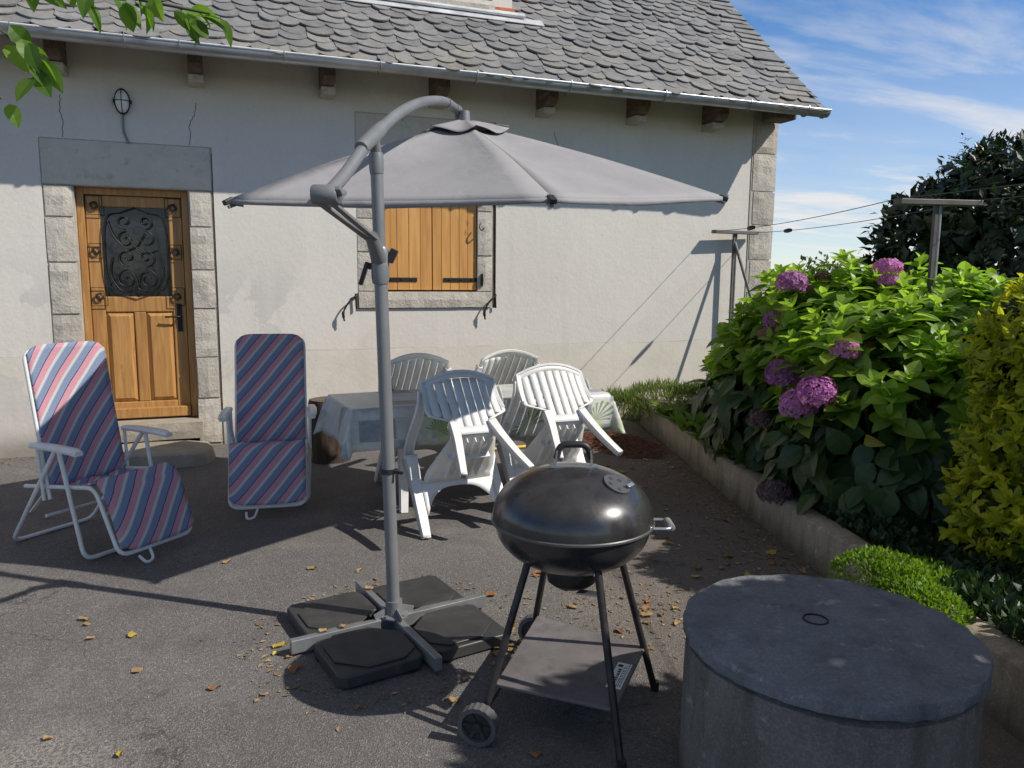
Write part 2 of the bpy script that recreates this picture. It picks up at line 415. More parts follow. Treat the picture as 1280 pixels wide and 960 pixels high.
def m_concrete(name, a, b, stain, pits=.6, bs=.6):
    t = NT(name); co = t.coord()
    c = t.ramp(t.noise(co, 2.6, 7, .65, .3), [(.3, a), (.7, b)])
    v = t.n('ShaderNodeTexVoronoi', Scale=170.); t.set(v, 'Vector', co)
    rn = t.n('ShaderNodeSeparateColor', Color=v.outputs['Color']).outputs[0]
    c = t.mix(.28, c, t.ramp(rn, [(.1, tuple(q*.6 for q in a)), (.55, a), (1., tuple(q*1.35 for q in b))]))
    pit = t.math('MULTIPLY', t.ramp(v.outputs['Distance'], [(.1, 1.), (.25, 0.)]), t.math('GREATER_THAN', rn, .7))
    c = t.mix(t.math('MULTIPLY', pit, pits), c, tuple(q*.25 for q in a))
    st = t.ramp(t.noise(t.coord(scale=(7,7,1.1)), 1.5, 6, .65), [(.48, 0.), (.68, 1.)])
    c = t.mix(t.math('MULTIPLY', st, .6), c, stain)
    li = t.ramp(t.noise(co, 13, 6, .75), [(.6, 0.), (.66, 1.)])
    c = t.mix(t.math('MULTIPLY', li, .55), c, tuple(min(1, q*1.7) for q in b))
    z = t.n('ShaderNodeSeparateXYZ', Vector=co).outputs[2]
    mr = t.n('ShaderNodeMapRange', dict(clamp=True)); t.set(mr, 0, t.math('ADD', z, t.math('MULTIPLY', t.noise(co, 8, 5), -.14))); mr.inputs[1].default_value = .08; mr.inputs[2].default_value = -.08
    c = t.mix(t.math('MULTIPLY', mr.outputs[0], .75), c, (.035,.035,.02))
    h = t.math('ADD', t.math('ADD', t.math('MULTIPLY', t.noise(co, 55, 6, .7), .7), t.math('MULTIPLY', pit, -.8)), t.noise(co, 7, 4))
    return t.out(c, .93, t.bump(h, bs, .012), spec=.2)
M['concrete'] = m_concrete('cistern_concrete', (.15,.14,.125), (.235,.22,.20), (.065,.06,.045))
M['lid'] = m_concrete('lid_concrete', (.165,.175,.19), (.225,.235,.25), (.095,.10,.105), .7, .8)
M['kerb'] = m_concrete('kerb_concrete', (.31,.26,.195), (.44,.38,.30), (.17,.135,.095), .4, .6)
M['hill'] = simple('far_hill', (.075,.115,.15), 1, 0, .25, .004)  # blue distance haze is painted into the hill colour
M['plastic'] = simple('white_plastic', (.76,.75,.73), .36, 0, .04, 5, spec=.4, dirt=((.5,.49,.46), .35))
M['whitemetal'] = simple('white_enamel', (.72,.72,.70), .35, 0, .06, 8, dirt=((.5,.48,.44), .3))
M['stripe'] = m_stripes()
M['cloth'] = m_tablecloth()
M['polegrey'] = simple('grey_powder_coat', (.20,.205,.21), .42, .2, .1, 6, spec=.5)
M['barsteel'] = simple('galvanised_bar', (.30,.305,.31), .4, .6, .15, 10)
M['slab'] = simple('ballast_plastic', (.042,.041,.041), .5, 0, .25, 5, .1, 90, dirt=((.09,.085,.08), .5))
M['blackplastic'] = simple('black_plastic', (.02,.02,.021), .45, 0, .2, 12)
def m_canvas():
    t = NT('grey_canvas'); co = t.coord()
    c = t.ramp(t.noise(co, 2, 5, .6), [(.3, (.285,.28,.285)), (.7, (.35,.342,.345))])
    h = t.math('ADD', t.noise(co, 5, 4, .5, .6), t.math('MULTIPLY', t.noise(co, 260, 2), .08))
    return t.out(c, .9, t.bump(h, .35, .03), spec=.12, trans=.06, tcol=(.3,.3,.3))
M['canvas'] = m_canvas()
def m_enamel():
    t = NT('kettle_enamel'); co = t.coord()
    d = t.ramp(t.noise(co, 7, 6, .7), [(.4, 0.), (.75, 1.)])
    c = t.mix(t.math('MULTIPLY', d, .6), (.016,.016,.018), (.07,.066,.064))
    r = t.ramp(t.noise(co, 11, 6, .7), [(.3, .2), (.75, .42)])
    return t.out(c, r, t.bump(t.noise(co, 5, 3), .03, .01), 0, .6, coat=.35)
M['enamel'] = m_enamel()
M['rim'] = simple('rim_grey', (.12,.12,.12), .35, .4, .15, 10)
M['legblack'] = simple('black_leg_paint', (.03,.028,.028), .5, .3, .4, 14, dirt=((.09,.06,.045), .5))
M['shelf'] = simple('weathered_shelf', (.155,.14,.14), .7, .1, .3, 4, .25, 50, .3, ((.08,.075,.08), .8))
M['chrome'] = simple('dull_steel', (.5,.5,.5), .3, .9, .15, 10)
M['tyre'] = simple('tyre_plastic', (.03,.03,.03), .6, 0, .3, 20)
M['greyplastic'] = simple('grey_handle', (.22,.22,.22), .5, 0, .2, 10)
M['wheel'] = simple('wheel_plastic', (.10,.10,.10), .5, 0, .2, 20)
M['brick'] = simple('red_brick', (.40,.13,.065), .9, 0, .25, 14, .5, 60)
M['galv'] = simple('galvanised_post', (.36,.36,.36), .5, .55, .2, 8)
M['postdark'] = simple('dull_post', (.14,.13,.125), .6, .3, .25, 8)
M['wire'] = simple('wire', (.10,.10,.11), .5, .5, .1, 10)
M['yellow'] = simple('yellow_plastic', (.65,.44,.05), .45, 0, .12, 8)
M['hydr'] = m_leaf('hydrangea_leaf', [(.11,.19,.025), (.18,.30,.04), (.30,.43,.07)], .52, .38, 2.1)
M['hydrdark'] = m_leaf('hydrangea_shade_leaf', [(.03,.062,.02), (.046,.09,.026), (.066,.12,.032)], .25, .42, 1.6)  # darker copy for low and inner leaves, their self-shade painted in
M['wither'] = m_leaf('withered_leaf', [(.13,.06,.02), (.26,.15,.035), (.34,.30,.05)], .25, .6, 1.3)
M['stem'] = simple('plant_stem', (.07,.075,.03), .8, 0, .3, 10)
def m_flower(name, cols, tr=.3):
    return m_leaf(name, cols, tr, .7, 1.15, .2)
M['fl_pink'] = m_flower('pink_floret', [(.42,.07,.40), (.62,.16,.56), (.80,.42,.74)])
M['fl_mauve'] = m_flower('mauve_floret', [(.25,.05,.28), (.38,.11,.40), (.54,.28,.52)])
M['fl_dry'] = m_flower('dry_floret', [(.10,.06,.08), (.17,.11,.12), (.24,.17,.15)], .15)
M['fl_brown'] = m_flower('brown_floret', [(.17,.08,.05), (.28,.14,.08), (.36,.22,.2)], .2)
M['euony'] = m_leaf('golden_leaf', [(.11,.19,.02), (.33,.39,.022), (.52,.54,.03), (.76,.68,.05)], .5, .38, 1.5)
M['laurel'] = m_leaf('laurel_leaf', [(.010,.020,.010), (.016,.034,.014), (.028,.052,.018)], .15, .4, 1.3)
M['laurellit'] = m_leaf('laurel_lit_leaf', [(.05,.075,.02), (.08,.12,.03), (.12,.16,.045)], .3, .45, 1.5)  # lighter copy of the laurel leaf, sunlight put into its colour
M['vine'] = m_leaf('vine_leaf', [(.07,.14,.02), (.11,.21,.03), (.19,.32,.045)], .55, .45, 2.1)
M['plantain'] = m_leaf('bright_blade', [(.10,.18,.03), (.15,.26,.04), (.22,.34,.05)], .4, .4, 1.6)
M['grass'] = m_leaf('grass_blade', [(.08,.13,.03), (.14,.20,.05), (.24,.28,.09)], .35, .5, 1.5)
M['moss'] = m_leaf('moss_leaf', [(.10,.19,.015), (.16,.28,.02), (.24,.36,.035)], .4, .55, 1.6)
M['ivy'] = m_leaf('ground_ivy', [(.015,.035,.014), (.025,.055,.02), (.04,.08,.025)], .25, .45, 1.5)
M['needle'] = m_leaf('dry_needle', [(.13,.045,.028), (.22,.085,.05), (.3,.14,.08)], .1, .8, 1.)
M['deadleaf'] = m_leaf('fallen_leaf', [(.30,.16,.06), (.42,.27,.12), (.5,.38,.2)], .2, .6, 1.1)
M['deadyellow'] = m_leaf('fallen_yellow_leaf', [(.5,.36,.05), (.55,.42,.08), (.6,.45,.12)], .25, .55, 1.1)
M['deadbrown'] = m_leaf('fallen_brown_leaf', [(.2,.095,.04), (.3,.15,.06), (.42,.22,.1)], .15, .65, 1.1)
M['crumb'] = m_leaf('leaf_crumb', [(.10,.055,.03), (.24,.14,.07), (.45,.33,.19)], .1, .8, 1.)
M['trunk'] = m_wood('tree_bark', (.06,.045,.035), (.12,.095,.075), 'Z', 1., .95, .1)

# ------------------------------------------------------------------ ground
def ground():
    mb = MB()
    # one sheet to the horizon
    xs = [-4500,-900,-200,-40,-9,40,200,900,4500]
    mb.add([(-5000,-5000,-.012),(5000,-5000,-.012),(5000,5000,-.012),(-5000,5000,-.012)], [(0,1,2,3)])
    struct(mb.build('ground', M['grassland']))
    mb = MB()
    mb.add([(-9,-14,0),(2.05,-14,0),(2.0,-7,0),(3.93,-.4,0),(4.0,.3,0),(-9,.3,0)], [(0,1,2,3,4,5)])
    struct(mb.build('courtyard', M['asphalt']))
    # planting bed, raised behind the low wall
    def bed(u, v):
        y = -8 + 8.0*v
        xk = kx(y) + .08
        x = xk + (9.5 - xk)*u**1.5
        z = .19 + .03*math.sin(x*5+y*3) + .03*math.sin(y*7.3) * min(1, u*6)
        return (x, y, z)
    mb = MB().grid(bed, 26, 60)
    struct(mb.build('garden_bed', M['soil'], smooth=180))
    # distant hill line
    mb = MB(); n = 90; vs = []
    for i in range(n+1):
        a = rad(-10 + 100*i/n); h = 36 + 16*math.sin(i*.21+1) + 8*math.sin(i*.67) + 3*math.sin(i*1.9)
        for r, z in ((2600,-2),(2900,h*.7),(3100,h),(3600,-2)): vs.append((r*math.sin(a), r*math.cos(a), z))
    fs = [(i*4+j, i*4+j+1, i*4+j+5, i*4+j+4) for i in range(n) for j in range(3)]
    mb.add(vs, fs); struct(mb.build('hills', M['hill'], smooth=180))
def kx(y):   # outer face of the low garden wall
    return 3.906 + (y + .553)*.3005
ground()

def low_wall():
    mb = MB(); n = 46; w = .13; vs = []
    for i in range(n+1):
        y = -.35 - 8.2*i/n; x = kx(y)
        j = .006*math.sin(i*1.7) + U(-.003,.003); h = .235 + .006*math.sin(i*.9) + U(-.003,.003)
        for dx, z in ((-.01+j,0),(0+j,.06),(.0+j,h-.015),(.016+j,h),(w-.016,h+.004),(w,h-.012),(w,0)): vs.append((x+dx, y, z))
    m = 7
    fs = [(i*m+j, i*m+j+1, (i+1)*m+j+1, (i+1)*m+j) for i in range(n) for j in range(m-1)]
    fs += [tuple(range(m)), tuple(n*m+j for j in range(m))[::-1]]
    mb.add(vs, fs)
    o = mb.build('low_wall', M['kerb'], smooth=50)
    tag(o, 'low tan concrete wall edging the raised flower bed beside the courtyard', 'low wall')
low_wall()

# ------------------------------------------------------------------ house
GY, GZ = -.60, 3.19      # gutter line
SL = .90                 # roof slope
def roofz(y): return GZ + .015 + SL*(y - GY)
def block(mb, x0, x1, y0, y1, z0, z1, rough=.006, nx=None, nz=None):
    """rough-hewn block: front face a jittered grid"""
    nx = nx or max(2, int((x1-x0)/.06)); nz = nz or max(2, int((z1-z0)/.06))
    def jit(i, j, n, m): return 0 if False else U(-rough, rough)
    vs = []; 
    for j in range(nz+1):
        for i in range(nx+1):
            e = (i in (0, nx)) or (j in (0, nz))
            x = x0 + (x1-x0)*i/nx; z = z0 + (z1-z0)*j/nz
            if e:
                x += U(-.002,.002) + (.004 if i == 0 else -.004 if i == nx else 0); z += U(-.002,.002) + (.004 if j == 0 else -.004 if j == nz else 0)
            vs.append((x, y0 + (.008 if e else U(-rough, rough)), z))
    b = len(vs)
    vs += [(x0,y1,z0),(x1,y1,z0),(x1,y1,z1),(x0,y1,z1)]
    fs = [(j*(nx+1)+i, j*(nx+1)+i+1, (j+1)*(nx+1)+i+1, (j+1)*(nx+1)+i) for j in range(nz) for i in range(nx)]
    fs.append(tuple(range(0, nx+1))[::-1] + (b, b+1))
    fs.append(tuple(nz*(nx+1)+i for i in range(nx+1)) + (b+2, b+3))
    fs.append(tuple(j*(nx+1) for j in range(nz+1)) + (b+3, b))
    fs.append(tuple(j*(nx+1)+nx for j in range(nz+1))[::-1] + (b+1, b+2))
    fs.append((b+1,b,b+3,b+2))
    mb.add(vs, fs)

def house():
    H = thing('stone_house', 'rendered stone house with scaled slate roof behind the courtyard', 'house')
    XR = 5.74; WT = 3.62
    # ---- front wall around the openings, other walls
    mb = MB()
    def panel(x0, x1, z0, z1, y0=0., y1=.5): mb.box(x0, x1, y0, y1, z0, z1)
    panel(-4, -1.305, -.1, WT); panel(-1.305, -.035, 2.55, WT); panel(-.035, 1.165, -.1, WT)
    panel(1.165, 2.505, -.1, 1.19); panel(1.165, 2.505, 2.94, WT); panel(2.505, 5.44, -.1, WT)
    panel(1.165, 2.505, 1.19, 2.94, .22, .5)           # inner masonry behind window
    panel(-1.305, -.035, .0, 2.55, .32, .5)            # behind door
    o = mb.build('wall', M['plaster'], H)
    mb = MB()
    D = 6.6; ridge = (D + .0)/2
    zr = roofz(ridge) - .12
    mb.add([(XR,.5,-.1),(XR,D,-.1),(XR,D,roofz(0)-.12),(XR,ridge,zr),(XR,.0,roofz(0)-.12),(XR,0.,WT),(XR,.5,WT)], [(0,1,2,3,4,5,6)])
    mb.add([(-4,0,-.1),(-4,D,-.1),(-4,D,roofz(0)-.12),(-4,ridge,zr),(-4,0,roofz(0)-.12)], [(4,3,2,1,0)])
    mb.add([(-4,D,-.1),(XR,D,-.1),(XR,D,roofz(0)-.1),(-4,D,roofz(0)-.1)], [(3,2,1,0)])
    mb.build('gable_wall', M['plaster'], H)
    for b in ((-1.306,-1.087,.013,.3,0,2.188), (-.238,-.034,.013,.3,0,2.188), (-1.304,-.036,.006,.3,2.19,2.552), (1.166,1.42,.013,.2,1.19,2.513), (2.322,2.476,.013,.2,1.19,2.513), (1.166,2.48,.006,.2,2.515,2.941), (5.44,5.735,-.008,.4,-.1,3.4)):
        MB().box(*b).build('mortar', M['mortar'], H)
    # ---- quoin stones at the right corner
    mb = MB(); z = -.05; k = 0
    while z < 3.35:
        h = (.33,.36,.30,.42,.34,.38,.36,.4,.34)[k % 9]; h = min(h, 3.4 - z)
        w = .30 if k % 2 else .285
        block(mb, 5.455 + (.0 if k % 2 else .02), XR+.022, -.022, .5, z+.004, z+h-.004, .006); z += h; k += 1
    mb.build('quoin', M['granite'], H)
    # ---- soffit boards and rafter ends
    mb = MB()
    th = .05
    mb.add([(-4.2, GY+.06, roofz(GY+.06)-.07),(5.78, GY+.06, roofz(GY+.06)-.07),(5.78,.02,roofz(.02)-.07),(-4.2,.02,roofz(.02)-.07)], [(0,1,2,3)])
    mb.build('soffit', M['oldwood'], H)
    for k, x in enumerate((-3.1, -2.1, -1.12, -.13, .915, 1.906, 2.96, 3.944, 4.85)):
        mb = MB(); w = U(.10, .13)
        # sloping timber tail with a rounded nose under the eave
        prof = [(.02, 3.09), (-.20, 3.085), (-.27, 3.10), (-.30, 3.15), (-.29, roofz(-.29)-.085), (.02, roofz(.02)-.085)]
        nn = len(prof); vs = [(x-w/2, a, b) for a, b in prof] + [(x+w/2, a, b) for a, b in prof]
        mb.add(vs, [tuple(range(nn)), tuple(range(nn,2*nn))[::-1]] + [(i, nn+i, nn+(i+1)%nn, (i+1)%nn) for i in range(nn)])
        mb.build('rafter_end', M['oldwood'], H, bevel=.015)
        mb = MB(); block(mb, x-w/2-.005, x+w/2+.008, -.22, .02, 3.02, 3.083, .010)
        mb.build('corbel', M['granite'], H)
    # wall plate end seen under the right eave
    mb = MB().box(5.50, 5.765, -.30, -.05, 3.16, 3.34); mb.build('purlin_end', M['oldwood'], H, bevel=.02)
    # ---- roof: slates
    mb = MB(); ex = .118; sq = math.sqrt(1+SL*SL); dy = 1/sq; dz = SL/sq
    N = V((0, -SL/sq, 1/sq)); T = V((0, dy, dz)); X = V((1,0,0))
    def S(x, s, h): return V((x, GY + s*dy, GZ + .015 + s*dz)) + N*h
    slen = (ridge - GY)*sq
    row = 0; s = -.06
    while s < slen - .02:
        x = -4.2 + U(-.1, 0); f = min(1, s/2.5)
        while x < 5.79:
            edge = x > 5.40
            w = U(.155,.25) if not edge else U(.26,.42)
            if s > 1.5: w *= .92
            if x + w > 5.83: w = max(.1, 5.83 - x)
            L = .27; s0 = s + U(-.022,.022); lift = U(.020,.040); th = U(.009,.016); tilt = U(-.010,.010)
            poly = []
            if edge:
                poly = [(0,0),(w,U(-.01,.01)),(w,L),(0,L)]
            else:
                dep = U(.055,.082)
                q = U(.42,.58)
                for i in range(9):
                    t = i/8; e = 1-abs((t-q)/(q if t < q else 1-q))**2.2
                    poly.append((w*t, dep*(1-e)*1.0))
                poly += [(w,L),(0,L)]
            c = U(-.06,.06); cs, sn = math.cos(c), math.sin(c)
            nn = len(poly); top = []; bot = []
            for a, b in poly:
                a2 = a - w/2; xx = a2*cs - b*sn; bb = a2*sn + b*cs
                hh = lift*(1 - b/L) + .004 + tilt*(a2/w) + row*0
                px = min(x + w/2 + xx, 5.84)
                top.append(S(px, s0+bb, hh+th)); bot.append(S(px, s0+bb, hh))
            mb.add(top+bot, [tuple(range(nn))] + [(i, nn+i, nn+(i+1)%nn, (i+1)%nn) for i in range(nn)])
            x += w*U(.93,1.0)
        s += ex*U(.97,1.03); row += 1
    rf = mb.build('roof', M['slate'], H)
    mb = MB()   # under-sheet and back slope
    mb.add([S(-4.2,-.02,-.03),S(5.79,-.02,-.03),S(5.79,slen,-.03),S(-4.2,slen,-.03)], [(0,1,2,3)])
    rb = S(0,slen,-.03)
    mb.add([(-4.2,rb.y,rb.z),(5.79,rb.y,rb.z),(5.79,2*ridge-GY,roofz(GY)),(-4.2,2*ridge-GY,roofz(GY))], [(0,1,2,3)])
    mb.build('roof_boarding', M['oldwood'], H)
    mb = MB().tube([(-4.2,ridge,rb.z+.03),(5.83,ridge,rb.z+.03)], .1, 10); mb.build('ridge', M['slate'], H)
    # verge edge: thin boards of stacked slate ends
    mb = MB()
    for k in range(3):
        a = S(5.80+.012*k, -.05, -.022*k-.012); b = S(5.80+.012*k, slen, -.022*k-.012)
        mb.bar(a, b, .04, .016, up=N)
    mb.build('verge', M['slate'], H)
    # ---- gutter
    mb = MB(); prof = []
    for i in range(13):
        a = PI + PI*i/12; prof.append((math.cos(a)*.062, math.sin(a)*.062))
    vs = []; n = 24
    for i in range(n+1):
        x = -4.3 + 10.18*i/n; z = GZ + .01 - .004*math.sin(i*.8)
        for a, b in prof + [(.062,.006)]: vs.append((x, GY - .0 + a, z + b))
        # front bead
    m = 14
    fs = [(i*m+j, (i+1)*m+j, (i+1)*m+j+1, i*m+j+1) for i in range(n) for j in range(m-1)]
    fs.append(tuple(n*m + j for j in range(m)))
    mb.add(vs, fs)
    g = mb.build('gutter', M['zinc'], H, smooth=60, solid=.003)
    mb = MB().tube([(-4.3,GY-.064,GZ+.012),(5.88,GY-.064,GZ+.012)], .0085, 8)
    mb.build('gutter_bead', M['flash'], g)
    for x in (-2.2,-1.3,-.741+.15,-.221,.526,1.278,2.099,2.974,3.942,4.9,5.6):
        mb = MB(); pts = []
        for i in range(15):
            a = PI + PI*i/14; pts.append((x, GY + math.cos(a)*.067, GZ+.01 + math.sin(a)*.067))
        pts = [(x, GY-.06, GZ+.03)] + pts
        mb.sweep(pts, [(-.011,-.002),(.011,-.002),(.011,.002),(-.011,.002)], up=(1,0,0), closed=True)
        mb.build('gutter_bracket', M['zinc'], g)
    # ---- dormer at the top of the picture
    dm = bpy.data.objects.new('dormer', None); C.objects.link(dm); dm.parent = H
    x0, x1, yd = 1.12, 2.74, .235; zb = roofz(yd)
    mb = MB().box(x0, x0+.2, yd, yd+.9, zb-.1, zb+1.25); mb.box(x1-.2, x1, yd+.003, yd+.9, zb+.06, zb+1.25); mb.box(x0+.2, x1-.2, yd+.1, yd+.9, zb+.13, zb+1.25)
    mb.build('dormer_wall', M['plaster'], dm)
    mb = MB(); block(mb, x0-.02, x1-.20, yd-.09, yd+.1, zb+.03, zb+.125, .004); mb.build('dormer_sill', M['lintel'], dm)
    mb = MB(); block(mb, x1-.19, x1+.02, yd-.05, yd+.12, zb+.03, zb+.095, .003, 4, 2); mb.build('corner_brick', M['brick'], dm)
    mb = MB()
    mb.bar(S(x0-.12,(yd-GY)*sq-.10,.05), S(x1+.28,(yd-GY)*sq-.10,.05), .10, .006, up=N)
    mb.bar(S(x0-.1,(yd-GY)*sq-.045,.075), S(x1+.1,(yd-GY)*sq-.045,.075), .06, .02, up=N)
    mb.build('flashing', M['flash'], dm)
    mb = MB(); mb.box(x0+.3, x1-.35, yd+.095, yd+.098, zb+.2, zb+1.05); mb.build('dormer_pane', M['glass'], dm)
    mb = MB(); xc = (x0+x1)/2; zt = zb+1.2
    mb.add([(x0-.2,yd-.2,zt),(xc,yd-.2,zt+.75),(x1+.2,yd-.2,zt),(x0-.2,yd+1.9,zt),(xc,yd+2.6,zt+.75),(x1+.2,yd+1.9,zt)], [(0,1,4,3),(1,2,5,4)])
    mb.build('dormer_roof', M['slate'], dm, solid=.05)
    mb = MB(); mb.add([(x0,yd+.01,zt-.0),(x1,yd+.01,zt),(xc,yd+.01,zt+.6)], [(0,1,2)]); mb.build('dormer_gable', M['plaster'], dm)
    # ---- door surround
    mb = MB(); block(mb, -1.30, -.05, -.008, .3, 2.195, 2.545, .004); mb.build('door_lintel', M['lintel'], H)
    def jamb(x0, x1, parts, nm='door_jamb'):
        mb = MB(); z = parts[0]
        for h in parts[1:]:
            block(mb, x0+U(0,.012), x1+U(-.012,.0), -.006+U(-.006,.004), .3, z+.003, z+h-.003, .007); z += h
        mb.build(nm, M['granite'], H)
    jamb(-1.30, -1.085, [.02,.42,.38,.34,.42,.36,.245])
    jamb(-.24, -.045, [.02,.40,.36,.42,.33,.36,.295])
    mb = MB(); mb.box(-.043,-.028,.004,.02,.2,2.5); mb.build('render_joint', M['soil'], H)
    # ---- door
    d = bpy.data.objects.new('door', None); C.objects.link(d); d.parent = H
    xa, xb, za, zb2 = -1.085, -.24, .25, 2.192; yf = .115
    mb = MB(); mb.box(xa, xa+.055, yf-.02, yf+.06, za, zb2); mb.box(xb-.055, xb, yf-.02, yf+.06, za, zb2); mb.box(xa+.055, xb-.055, yf-.02, yf+.06, zb2-.06, zb2)
    mb.build('door_frame', M['door'], d, bevel=.006)
    lx0, lx1 = xa+.058, xb-.058
    mb = MB(); st = .105
    mb.box(lx0, lx0+st, yf, yf+.045, za+.01, zb2-.063); mb.box(lx1-st, lx1, yf, yf+.045, za+.01, zb2-.063)
    mb.box(lx0+st, lx1-st, yf, yf+.045, zb2-.063-.09, zb2-.063); mb.box(lx0+st, lx1-st, yf, yf+.045, 1.17, 1.30); mb.box(lx0+st, lx1-st, yf, yf+.045, za+.01, za+.15)
    xm = (lx0+lx1)/2; mb.box(xm-.045, xm+.045, yf+.001, yf+.045, za+.15, 1.17)
    mb.box(lx0, lx1, yf-.045, yf-.002, za+.012, za+.10)
    lf = mb.build('door_leaf', M['door'], d, bevel=.008)
    for a, b in ((lx0+st, xm-.045), (xm+.045, lx1-st)):
        z0, z1 = za+.15, 1.17; e = .035
        mb = MB()
        vs = [(a,yf+.02,z0),(b,yf+.02,z0),(b,yf+.02,z1),(a,yf+.02,z1),(a+e,yf-.008,z0+e),(b-e,yf-.008,z0+e),(b-e,yf-.008,z1-e),(a+e,yf-.008,z1-e)]
        mb.add(vs, [(0,1,5,4),(1,2,6,5),(2,3,7,6),(3,0,4,7),(4,5,6,7)])
        mb.build('door_panel', M['door'], lf, bevel=.005)
    gz0, gz1 = 1.30, zb2-.153; gx0, gx1 = lx0+st, lx1-st
    mb = MB().box(gx0-.01, gx1+.01, yf+.03, yf+.04, gz0-.01, gz1+.01); mb.build('pane', M['glass'], lf)
    # wrought iron grille
    mb = MB(); yg = yf-.02; cx = (gx0+gx1)/2; cz = (gz0+gz1)/2; gw = gx1-gx0; gh = gz1-gz0
    def P(a, b): return (cx + a*gw/2, yg, cz + b*gh/2)
    def spiral(a, b, r, a0, turns, sgn=1, r1=.15):
        n = 22; out = []
        for i in range(n+1):
            t = i/n; rr = r*(1-(1-r1)*t); an = a0 + sgn*turns*2*PI*t
            out.append((cx + a*gw/2 + rr*math.cos(an), yg, cz + b*gh/2 + rr*math.sin(an)))
        return out
    fr = []
    for i in range(60):
        t = 2*PI*i/60; ca, sa = math.cos(t), math.sin(t)
        a = math.copysign(abs(ca)**.55, ca)*.93; b = math.copysign(abs(sa)**.55, sa)*.95
        b += .05*math.cos(a*7)*(1 if b > 0 else -1)*(abs(b) > .7)
        fr.append(P(a, b))
    mb.tube(fr, .0055, 6, loop=True)
    for (a, b, r, a0, tn, sg) in ((-.28,.28,.07,PI*.5,1.2,1),(.30,.30,.07,PI*.5,1.2,-1),(-.28,-.12,.075,-PI*.5,1.2,-1),(.28,-.12,.075,-PI*.5,1.2,1),
                                  (-.30,-.62,.085,PI*.5,1.2,1),(.30,-.62,.085,PI*.5,1.2,-1),(-.3,.68,.06,-PI*.5,1.2,-1),(.3,.68,.06,-PI*.5,1.2,1)):
        mb.tube(spiral(a, b, r, a0, tn, sg), .006, 6)
    for pts in ([(-.8,.7),(-.62,.35),(-.3,.1),(0,.12),(.28,.42)], [(.62,.05),(.3,-.02),(0,.1),(-.28,.42)], [(-.7,-.1),(-.78,-.5),(-.5,-.85),(-.1,-.85),(0,-.8)], [(.7,-.1),(.78,-.5),(.5,-.85),(.1,-.85),(0,-.8)],
                [(-.3,-.45),(-.1,-.5),(0,-.8)], [(.3,-.45),(.1,-.5),(0,-.8)], [(-.28,0),(0,.12),(.28,0)]):
        mb.tube(smoothpath([P(a, b) for a, b in pts], 6), .006, 6)
    for a, b in ((-1.14,1.02),(1.14,1.02),(-1.14,-1.0),(1.14,-1.0),(-1.16,.02),(1.16,.02)):
        for k in range(4):
            an = PI/4 + k*PI/2
            mb.tube(spiral(a, b, .034, an, .6, 1, .45), .0035, 5)
        c = P(a, b); q = .075 if abs(b) > .5 else .06
        mb.tube([(c[0]-q*.8,yg,c[2]-q),(c[0]+q*.8,yg,c[2]-q),(c[0]+q*.8,yg,c[2]+q),(c[0]-q*.8,yg,c[2]+q)], .0038, 5, loop=True)
    mb.build('iron_grille', M['iron'], lf, smooth=60)
    mb = MB().box(lx1-.075, lx1-.035, yf-.008, yf-.001, 1.0, 1.24); mb.tube(smoothpath([(lx1-.055,yf-.01,1.13),(lx1-.055,yf-.05,1.13),(lx1-.09,yf-.06,1.13),(lx1-.17,yf-.055,1.128)], 5), .008, 8)
    mb.build('door_handle', M['iron'], lf, smooth=40)
    # ---- window
    w = bpy.data.objects.new('window', None); C.objects.link(w); w.parent = H
    mb = MB(); block(mb, 1.168, 2.478, -.006, .22, 2.52, 2.932, .004); mb.build('window_lintel', M['lintel'], w)
    mb = MB(); z = 1.352
    for h in (.36,.30,.5): block(mb, 1.168, 1.425, -.007, .2, z, z+h-.005, .007); z += h
    mb.build('window_jamb', M['granite'], w)
    mb = MB(); z = 1.352
    for h in (.34,.42,.4): block(mb, 2.318, 2.472, -.007, .2, z, z+h-.005, .007); z += h
    mb.build('window_jamb', M['granite'], w)
    mb = MB(); block(mb, 1.168, 2.45, -.03, .2, 1.195, 1.348, .008); mb.build('window_sill', M['granite'], w)
    mb = MB().box(2.476, 2.502, .012, .03, 1.22, 2.93); mb.build('wall_crevice', M['soil'], w)
    for k, (a, b, nb) in enumerate(((1.428, 1.873, 4), (1.879, 2.315, 5))):
        mb = MB()
        for i in range(nb):
            p = a + (b-a)*i/nb; q = a + (b-a)*(i+1)/nb
            mb.box(p+.0015, q-.0015, .03+U(-.001,.001), .055, 1.362, 2.515)
        sh = mb.build('shutter', M['shutter'], w, bevel=.003)
        for z in (1.46, 2.36):
            mb = MB()
            if k == 0: mb.box(a+.0, a+.30, .022, .0285, z-.02, z+.018)
            else: mb.box(b-.33, b+.06, .022, .0285, z-.02, z+.018)
            for i in range(3):
                xx = (a+.05+i*.1) if k == 0 else (b-.05-i*.11)
                mb.lathe([(0,.006),(.008,.004),(.009,0)], 8, (xx,.02,z))
            mb.build('hinge', M['iron'], sh, bevel=.002)
    mb = MB(); mb.tube([(2.36,-.02,1.43),(2.36,-.02,1.49)], .012, 8); mb.box(2.35,2.37,-.02,.0,1.40,1.52); mb.build('hinge_pin', M['iron'], w)
    for x, sg in ((1.14,-1),(2.49,1)):
        mb = MB(); mb.tube(smoothpath([(x,-.005,1.29),(x-.02*sg*0,-.05,1.31),(x-.06,-.055,1.26),(x-.1,-.055,1.20)], 5), .008, 6)
        mb.tube(smoothpath([(x-.1,-.055,1.20),(x-.12,-.055,1.15),(x-.11,-.055,1.08)], 5), [.008]*4+[.014]*4+[.008]*3, 6)
        mb.tube([(x+.0,-.03,1.33),(x+.005,-.03,1.19)], .009, 6)
        mb.build('shutter_stay', M['iron'], w, smooth=60)
